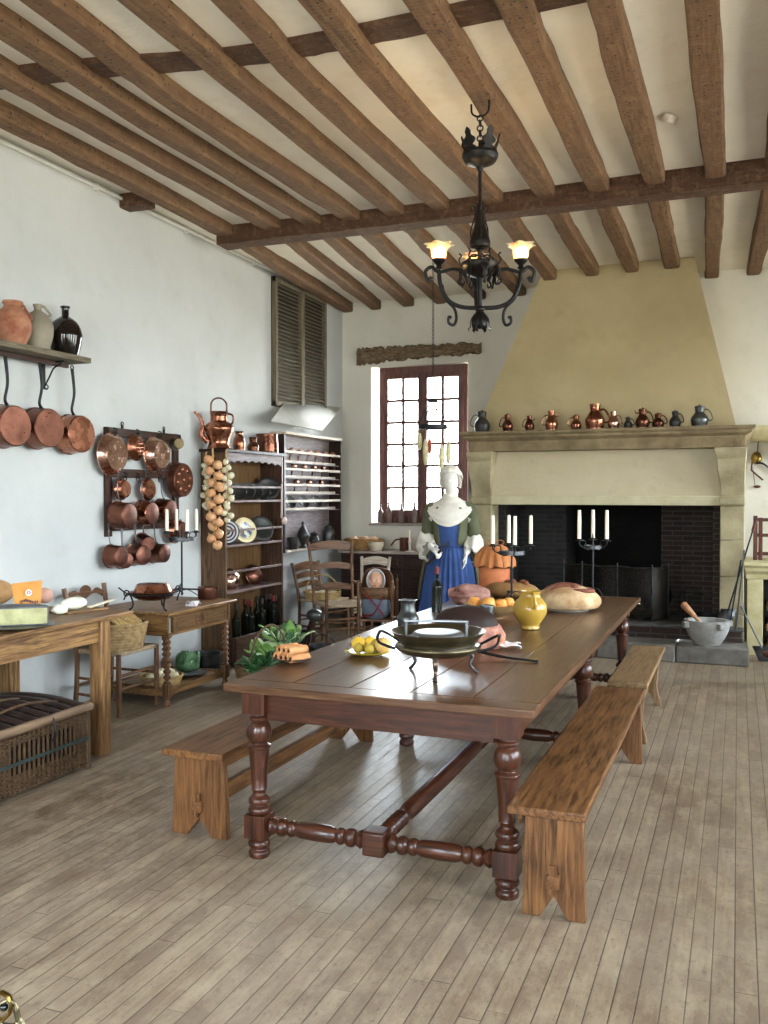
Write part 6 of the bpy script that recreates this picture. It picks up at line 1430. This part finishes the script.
MB().lathe(sprof([(.008,ZZ(262)),(.02,ZZ(250)+.0),(.055,ZZ(248)),(.062,ZZ(243)),(.056,ZZ(238)),(.03,ZZ(222)),(.02,ZZ(205)),(.011,ZZ(200)),(.011,cz0-.03)],4),seg=24).build('stem_vase',surf('bronze','#14100d','#2a221b',rough=.45,metal=.6,bump=.2),chn,ang=60)
m=MB()
for k in range(3):
    a=k*2*PI/3+.9; c_,s_=math.cos(a),math.sin(a); P=smooth([(.05,0,ZZ(246)),(.06,0,ZZ(230)),(.03,0,ZZ(215)),(.035,0,ZZ(207)),(.06,0,ZZ(205)),(.055,0,ZZ(210)),(.045,0,ZZ(209))],5); m.tube([(p.x*c_,p.x*s_,p.z) for p in P],.0045,6)
m.build('side_scrolls',ironw,chn)
# cage, bowl band
zb_=ZZ(268)
MB().lathe(sprof([(.02,zb_-.06),(.07,zb_-.04),(.1,zb_-.005),(.108,zb_+.02),(.112,zb_+.028),(.104,zb_+.03),(.09,zb_),(.02,zb_-.04)],3),seg=32).build('bowl',surf('bronze','#14100d'),chn,ang=60)
m=MB()
for k in range(6): a=k*PI/3; m.tube(smooth([(.10*math.cos(a),.10*math.sin(a),zb_+.03),(.06*math.cos(a),.06*math.sin(a),zb_+.07),(.02*math.cos(a),.02*math.sin(a),ZZ(256))],4),.005,6)
m.build('cage',ironw,chn)
MB().tube([(0,0,ZZ(322)),(0,0,ZZ(255))],.014,10).ball((0,0,ZZ(309)),.03,(1,1,.7)).build('central_rod',ironw,chn)
for k in range(6):
    m=MB(); a=k*PI/3+.3; T=Matrix.Rotation(a,4,'Z')
    def f(u,v,T=T):
        s=math.sin(PI*(.12+.85*u))*.05; x=(v-.5)*s; r=.012+.045*math.sin(u*2.4)+.02*(u>.85); return T@Vector((r,x,ZZ(311)-u*(ZZ(311)-ZZ(331))))
    m.grid(f,10,5).build('bud_leaf',ironw,chn,solid=.004)
MB().ball((0,0,ZZ(322)),.03,(1,1,1.4)).build('bud',ironw,chn)
def bulb_mat():
    t=NT('glowing_bulb'); t.b.inputs['Emission Color'].default_value=(1,.72,.38,1); t.b.inputs['Emission Strength'].default_value=BULB; return t.fin('#ffe8c0',.4)
bulbm=bulb_mat()
def shade_mat():
    t=NT('frosted_shade'); return t.fin('#f6e6c8',.35,0,None,Transmission_Weight=.55,Subsurface_Weight=.3) 
shm=shade_mat()
ZC=ZZ(262)
for k,a in enumerate((YAW+.0,YAW+PI,YAW+PI/2)):
    T=Matrix.Rotation(a,4,'Z'); AR=.245
    am=MB()
    am.tube([T@p for p in smooth([(.10,0,ZZ(271)),(.16,0,ZZ(269)),(AR,0,ZZ(272)),(.29,0,ZZ(267)),(.325,0,ZZ(272)),(.31,0,ZZ(281)),(.29,0,ZZ(277))],5)],.011,8)
    am.tube([T@p for p in smooth([(AR,0,ZZ(270)),(AR-.01,0,ZZ(285)),(.19,0,ZZ(300)),(.11,0,ZZ(307)),(.0,0,ZZ(308))],6)],.013,8)
    am.tube([T@p for p in smooth([(AR-.02,0,ZZ(285)),(.21,0,ZZ(298)),(.155,0,ZZ(308)),(.14,0,ZZ(318)),(.155,0,ZZ(325)),(.185,0,ZZ(323)),(.185,0,ZZ(317)),(.17,0,ZZ(318))],6)],.009,8)
    arm=am.build('arm',ironw,chn)
    MB().lathe(sprof([(0,ZC-.045),(.02,ZC-.04),(.015,ZC-.02),(.035,ZC),(.042,ZC+.012),(.036,ZC+.016),(0,ZC+.005)],3),T@Matrix.Translation((AR,0,0)),20,ripple=lambda a,i,z:.06*math.sin(8*a)).build('cup',ironw,arm)
    sh=MB().lathe(sprof([(.03,ZC+.012),(.042,ZC+.03),(.045,ZC+.055),(.05,ZC+.08),(.068,ZC+.10),(.08,ZC+.103)],4),T@Matrix.Translation((AR,0,0)),48,ripple=lambda a,i,z:max(0,(z-ZC-.06))*4.5*math.sin(6*a)).build('glass_shade',shm,arm,ang=80,solid=.003)
    MB().ball((0,0,0),.022,(1,1,1.3),14,10,M=T@Matrix.Translation((AR,0,ZC+.055))).build('bulb',bulbm,arm)
for k in range(6):
    m=MB(); a=k*PI/3+.25; c_,s_=math.cos(a),math.sin(a); P=smooth([(.105,0,zb_+.01),(.125,0,zb_+.05),(.11,0,zb_+.075),(.125,0,zb_+.09)],4); m.tube([(p.x*c_,p.x*s_,p.z) for p in P],.005,6)
    P=smooth([(.10,0,zb_+.0),(.11,0,zb_-.05),(.13,0,zb_-.08),(.10,0,zb_-.10),(.09,0,zb_-.08)],5); m.tube([(p.x*c_,p.x*s_,p.z) for p in P],.006,6)
    m.build('scroll',ironw,chn)
for k in range(6):
    m=MB(); a=k*PI/3; T=Matrix.Rotation(a,4,'Z')
    def f(u,v,T=T): s=(.4+.6*abs(math.sin(u*8)))*(1-u*.75)*.06; return T@Vector((.112+.012*math.sin(u*4),(v-.5)*s,zb_+.01-u*.12))
    m.grid(f,12,5).build('acanthus_leaf',ironw,chn,solid=.004)
# ================= CHAIR TRAY, FLOOR OBJECTS BY ARMCHAIR =================
tr=basket('bread_tray','shallow square wicker tray of white cloth on the small chair beside the dresser','basket',(-4.38,9.32,.437),.17,.08,straw,sx=1.05,sy=1.05,rows=6,handle=True)
def nf2(u,v): return ((u-.5)*.26,(v-.5)*.26,.01+.02*abs(math.sin(6*u+3*v))+.012*math.sin(9*v))
o=MB().grid(nf2,14,14).build('cloth',surf('tray_cloth','#cfc4ac','#e6dcc6',rough=.9),solid=.004,loc=(-4.38,9.32,.477)); tag(o,'crumpled cream cloth lining the shallow tray on the small chair','cloth')
P=W(310,640,z=0); P=Vector((-3.95,8.0,0)); P=Vector((W(309,640,y=8.05).x,8.05,0))
t=thing('iron_ladle','dark long-handled skimmer with a domed metal bowl standing near the dresser','ladle',P)
MB().tube(smooth([(-.05,0,.02),(-.03,0,.15),(.0,0,.28),(.04,0,.40)],5),[.03]*6+[.022]*10,10).build('handle',wd('darkwood','z'),t); MB().ball((.06,0,.43),.085,(1.0,.8,.75),20,14).build('dome',pewter,t)
MB().lathe([(0,0),(.09,0),(.10,.03),(0,.03)],Matrix.Translation((-.03,0,0)),20).build('foot',wd('darkwood','x'),t)
jug('cooking_pot','round black iron cooking pot on the floor between dresser and armchair','pot',(W(303,660,y=8.6).x-.02,8.45,0),[(0,0),(.08,0),(.15,.06),(.16,.14),(.13,.2),(.135,.215)],iron,lid=(.135,.215,.05))
# loop-handled bucket
bk_=jug('iron_bucket','small dark bucket with loop handle in front of the skimmer','bucket',(W(322,660,y=7.6).x,7.62,0),[(0,0),(.10,0),(.105,.005),(.13,.2),(.134,.205)],iron)
MB().tube(arcpts((0,0,.19),.13,R(15),R(165),12,'xz'),.005,6).build('handle',iron,bk_)
# ================= HEARTH OBJECTS =================
MO=W(707,648,z=.172); MO=Vector((W(707,645,y=9.28).x,9.28,.172))
t=thing('stone_mortar','large grey stone mortar with four lugs on the hearth slab','mortar',MO,R(20))
MB().lathe(sprof([(0,0),(.11,0),(.125,.01),(.165,.07),(.20,.15),(.21,.22),(.212,.235)],4)+[(.17,.235),(.15,.15),(.08,.07),(0,.055)],seg=44).build('bowl',mortarst,t,ang=45)
for k in range(4): a=k*PI/2+.25; MB().cbox((0,0,0),(.07,.06,.06)).build('lug',mortarst,t,bevel=.012,loc=(.225*math.cos(a),.225*math.sin(a),.195),rot=(0,0,a))
pe=W(682,603,y=9.22); b_=MO+Vector((.02,0,.12)); 
m=MB(); d=pe-b_; m.tube([b_,b_+d*.45,b_+d*.6,b_+d*.75,b_+d*.95,pe],[.016,.015,.024,.032,.034,.02],14); stat(m,'pestle',surf('pestle_wood','#8a5a3a','#c08a60',rough=.4),'turned wooden pestle leaning in the stone mortar','pestle')
jug('iron_pan_ring','low black cooking vessel standing behind the mortar','pot',(W(706,612,y=9.75).x,9.75,.302),[(0,0),(.11,0),(.125,.02),(.13,.09),(.135,.1)],iron)
# trivet
t=thing('trivet','three-legged black iron trivet with long handle in the hearth','trivet',(W(690,600,y=10.05).x,10.05,.302))
MB().ring((0,0,.28),.12,.007,'z',28,6).tube([(.12,0,.28),(.34,-.1,.25)],.006,6).build('ring',steel,t)
for k in range(3): a=k*2.1+.3; MB().tube([(.12*math.cos(a),.12*math.sin(a),.28),(.13*math.cos(a),.13*math.sin(a),0)],.006,6).build('leg',steel,t)
jug('cauldron','dark cauldron standing deep in the fireplace behind the screen','cauldron',(W(655,570,y=10.5).x,10.5,.302),[(0,.0),(.09,.02),(.17,.12),(.18,.22),(.14,.32),(.15,.34)],iron)
# fire irons leaning between fireplace and stove
def rod(label,top,bot_,name,head,mat=iron,grip=None,blade=None):
    t=thing(name,label,'fire iron',bot_); d=Vector(top)-Vector(bot_)
    MB().tube([(0,0,0),d*.5,d],.008,8).build('shaft',mat,t)
    if grip: MB().tube([d*.88,d*1.0],[.016,.014],10).build('grip',wd('redwood','z'),t)
    if blade:
        u=d.normalized(); 
        q=Vector(blade); MB().add([q*-.5+u*.02,q*.5+u*.02,q*.55-u*.14+Vector((0,0,.0)),q*-.55-u*.14],[(0,1,2,3)]).build('blade',steel,t,solid=.006)
    return t
T0=W(741,548,y=9.60)
rod('long black poker leaning between the fireplace jamb and the stone stove',(T0.x,9.6,W(738,560,y=9.6).z),(W(729,633,y=9.42).x,9.42,.31),'poker',None)
rod('iron tongs leaning beside the long black poker',(T0.x+.03,9.62,T0.z-.02),(W(736,636,y=9.44).x,9.44,.31),'fire_tongs',None,steel)
sv=rod('wooden-gripped iron shovel leaning against the fireplace jamb, blade behind the mortar',(W(756,522,y=9.70).x,9.70,W(756,520,y=9.7).z),(W(728,607,y=9.55).x,9.55,.47),'fire_shovel',None,iron,grip=1,blade=(.14,0,0))
rod('flat-bladed ash shovel with its blade on the floor before the stone stove',(W(741,610,y=9.62).x,9.62,W(741,606,y=9.62).z),(W(762,645,y=9.52).x,9.50,.13),'ash_shovel',None,steel,blade=(.16,.05,0))
# logs in stove niche
fw=wood('firewood','#6a4a30','#b08c5c',rough=.9,bump=.8); k=0
for r_ in range(5):
    for c_ in range(6):
        x=.17+.12*c_+.06*(r_%2); z=.06+.105*r_
        m=MB().tube([(x,9.95,z),(x+.01,10.2,z),(x,10.5,z)],[.052,.05,.05],9); k+=1
        x0=PX0
        for i in range(len(m.v)): m.v[i]=(m.v[i][0]+.15,m.v[i][1],m.v[i][2])
        stat(m,'split_log',fw,'split log stacked in the niche of the stone stove','log','firewood in the stove niche')
# wooden rack on the stove
rk_=thing('wooden_rack','reddish wooden rack standing on the stone stove at the right edge','rack',(.34,10.2,pz+.001),R(10))
for x in (-.19,-.14,.2): MB().box(x,x+.035,-.02,.02,0,.46 if x!=-.14 else .44).build('post',wd('redwood','z'),rk_,bevel=.003)
for z in (.05,.24,.40): MB().box(-.16,.2,-.015,.015,z,z+.035).build('rail',wd('redwood','x'),rk_,bevel=.003)
# wall shelf corbel & utensils right
cs=thing('stone_corbel_shelf','pale stone corbel shelf on the wall right of the fireplace','shelf',(.55,YB-.001,2.18)); 
MB().loft([[(-.42,y,z) for y,z in ((0,.17),(-.22,.17),(-.22,.12),(-.19,.09),(-.1,.02),(0,.0))],[(.6,y,z) for y,z in ((0,.17),(-.22,.17),(-.22,.12),(-.19,.09),(-.1,.02),(0,.0))]],cap=True).build('slab',pst,cs,bevel=.006)
MB().box(-.24,-.05,-.16,0,-.16,-.001).build('corbel',pst,cs,bevel=.01)
q=W(757,430,y=YB-.05); 
t=thing('brass_ladle','dull brass ladle hanging on the wall right of the fireplace','ladle',(W(756.5,455,y=YB-.04).x,YB-.035,W(756,458,y=YB-.04).z))
MB().tube(smooth([(.02,.0,.33),(.018,0,.2),(.005,0,.06)],4),[.010,.011,.012,.012,.012,.012,.011,.010,.010],8,flat=.5).build('handle',brass,t); MB().ball((0,0,.0),.06,(.9,.45,1.15),18,12).build('bowl',brass,t)
t=thing('red_tongs','reddish wooden scraper hanging below the brass ladle','utensil',(W(757,478,y=YB-.03).x,YB-.03,W(757,482,y=YB-.03).z))
MB().beam((-.06,0,.13),(.06,0,.02),.012,.018).beam((-.06,0,.13),(-.05,0,.22),.012,.016).ball((.0,0,-.05),.035,(1.1,.3,.45),12,8).beam((-.045,0,.16),(-.02,0,-.04),.006,.006).build('frame',wd('redwood','x'),t)
t=thing('dark_scoop','dark metal scoop hanging at the far right of the back wall','utensil',(W(764,464,y=YB-.03).x,YB-.04,W(764,466,y=YB-.03).z)); MB().tube(smooth([(-.08,0,.04),(0,0,.02),(.1,0,-.07)],4),[.03,.028,.026,.022,.02,.018,.016,.014,.012],10,flat=.5).build('scoop_body',iron,t)
# dark red stool edge at right of frame
P=W(772,668,z=.0); t=thing('wooden_stool','dark reddish stool cut off by the right edge of the frame','stool',(W(781,672,z=.25).x+.03,8.3,0)); 
MB().lathe(sprof([(0,.25),(.13,.25),(.15,.27),(.15,.285),(0,.29)],2),seg=24).build('seat',wd('redwood','x'),t)
for k in range(3): a=k*2.1; MB().tube([(.09*math.cos(a),.09*math.sin(a),.255),(.13*math.cos(a),.13*math.sin(a),0)],.016,8).build('leg',wd('redwood','z'),t)
# ================= LIGHT =================
w=bpy.data.worlds.new('sky'); sc.world=w; w.use_nodes=True; nt=w.node_tree; bg=nt.nodes['Background']
tc=nt.nodes.new('ShaderNodeTexCoord'); sx=nt.nodes.new('ShaderNodeSeparateXYZ'); rp=nt.nodes.new('ShaderNodeValToRGB')
nt.links.new(tc.outputs['Generated'],sx.inputs[0]); mr=nt.nodes.new('ShaderNodeMapRange'); mr.inputs[1].default_value=-.25; mr.inputs[2].default_value=.25
nt.links.new(sx.outputs[2],mr.inputs[0]); nt.links.new(mr.outputs[0],rp.inputs[0])
rp.color_ramp.elements[0].color=(.46,.42,.35,1); rp.color_ramp.elements[1].color=(.86,.945,1.07,1)
nt.links.new(rp.outputs[0],bg.inputs[0]); bg.inputs[1].default_value=SKY
def portal(x,y,z,w_,h_,rot):
    l=bpy.data.lights.new('window_portal','AREA'); l.shape='RECTANGLE'; l.size=w_; l.size_y=h_; l.cycles.is_portal=True
    o=bpy.data.objects.new('window_portal',l); COL.objects.link(o); o.location=(x,y,z); o.rotation_euler=rot
for a,b,c,d in RW: portal(XR+.36,(a+b)/2,(c+d)/2,d-c,b-a,(0,R(90),0))
for a,b,c,d in RR: portal((a+b)/2,YR-.36,(c+d)/2,b-a,d-c,(R(90),0,0))
portal((BW[0]+BW[1])/2,YB+.36,(BW[2]+BW[3])/2,BW[1]-BW[0],BW[3]-BW[2],(R(-90),0,0))
sc.view_settings.view_transform='Standard'; sc.view_settings.look='None'; sc.view_settings.gamma=1; sc.view_settings.use_curve_mapping=False
sc.view_settings.exposure=EXPO
cy=sc.cycles; cy.use_denoising=True; cy.max_bounces=10; cy.diffuse_bounces=5; cy.glossy_bounces=4; cy.transparent_max_bounces=12; cy.sample_clamp_indirect=8
try: cy.denoiser='OPENIMAGEDENOISE'; cy.denoising_input_passes='RGB_ALBEDO_NORMAL'
except Exception: pass
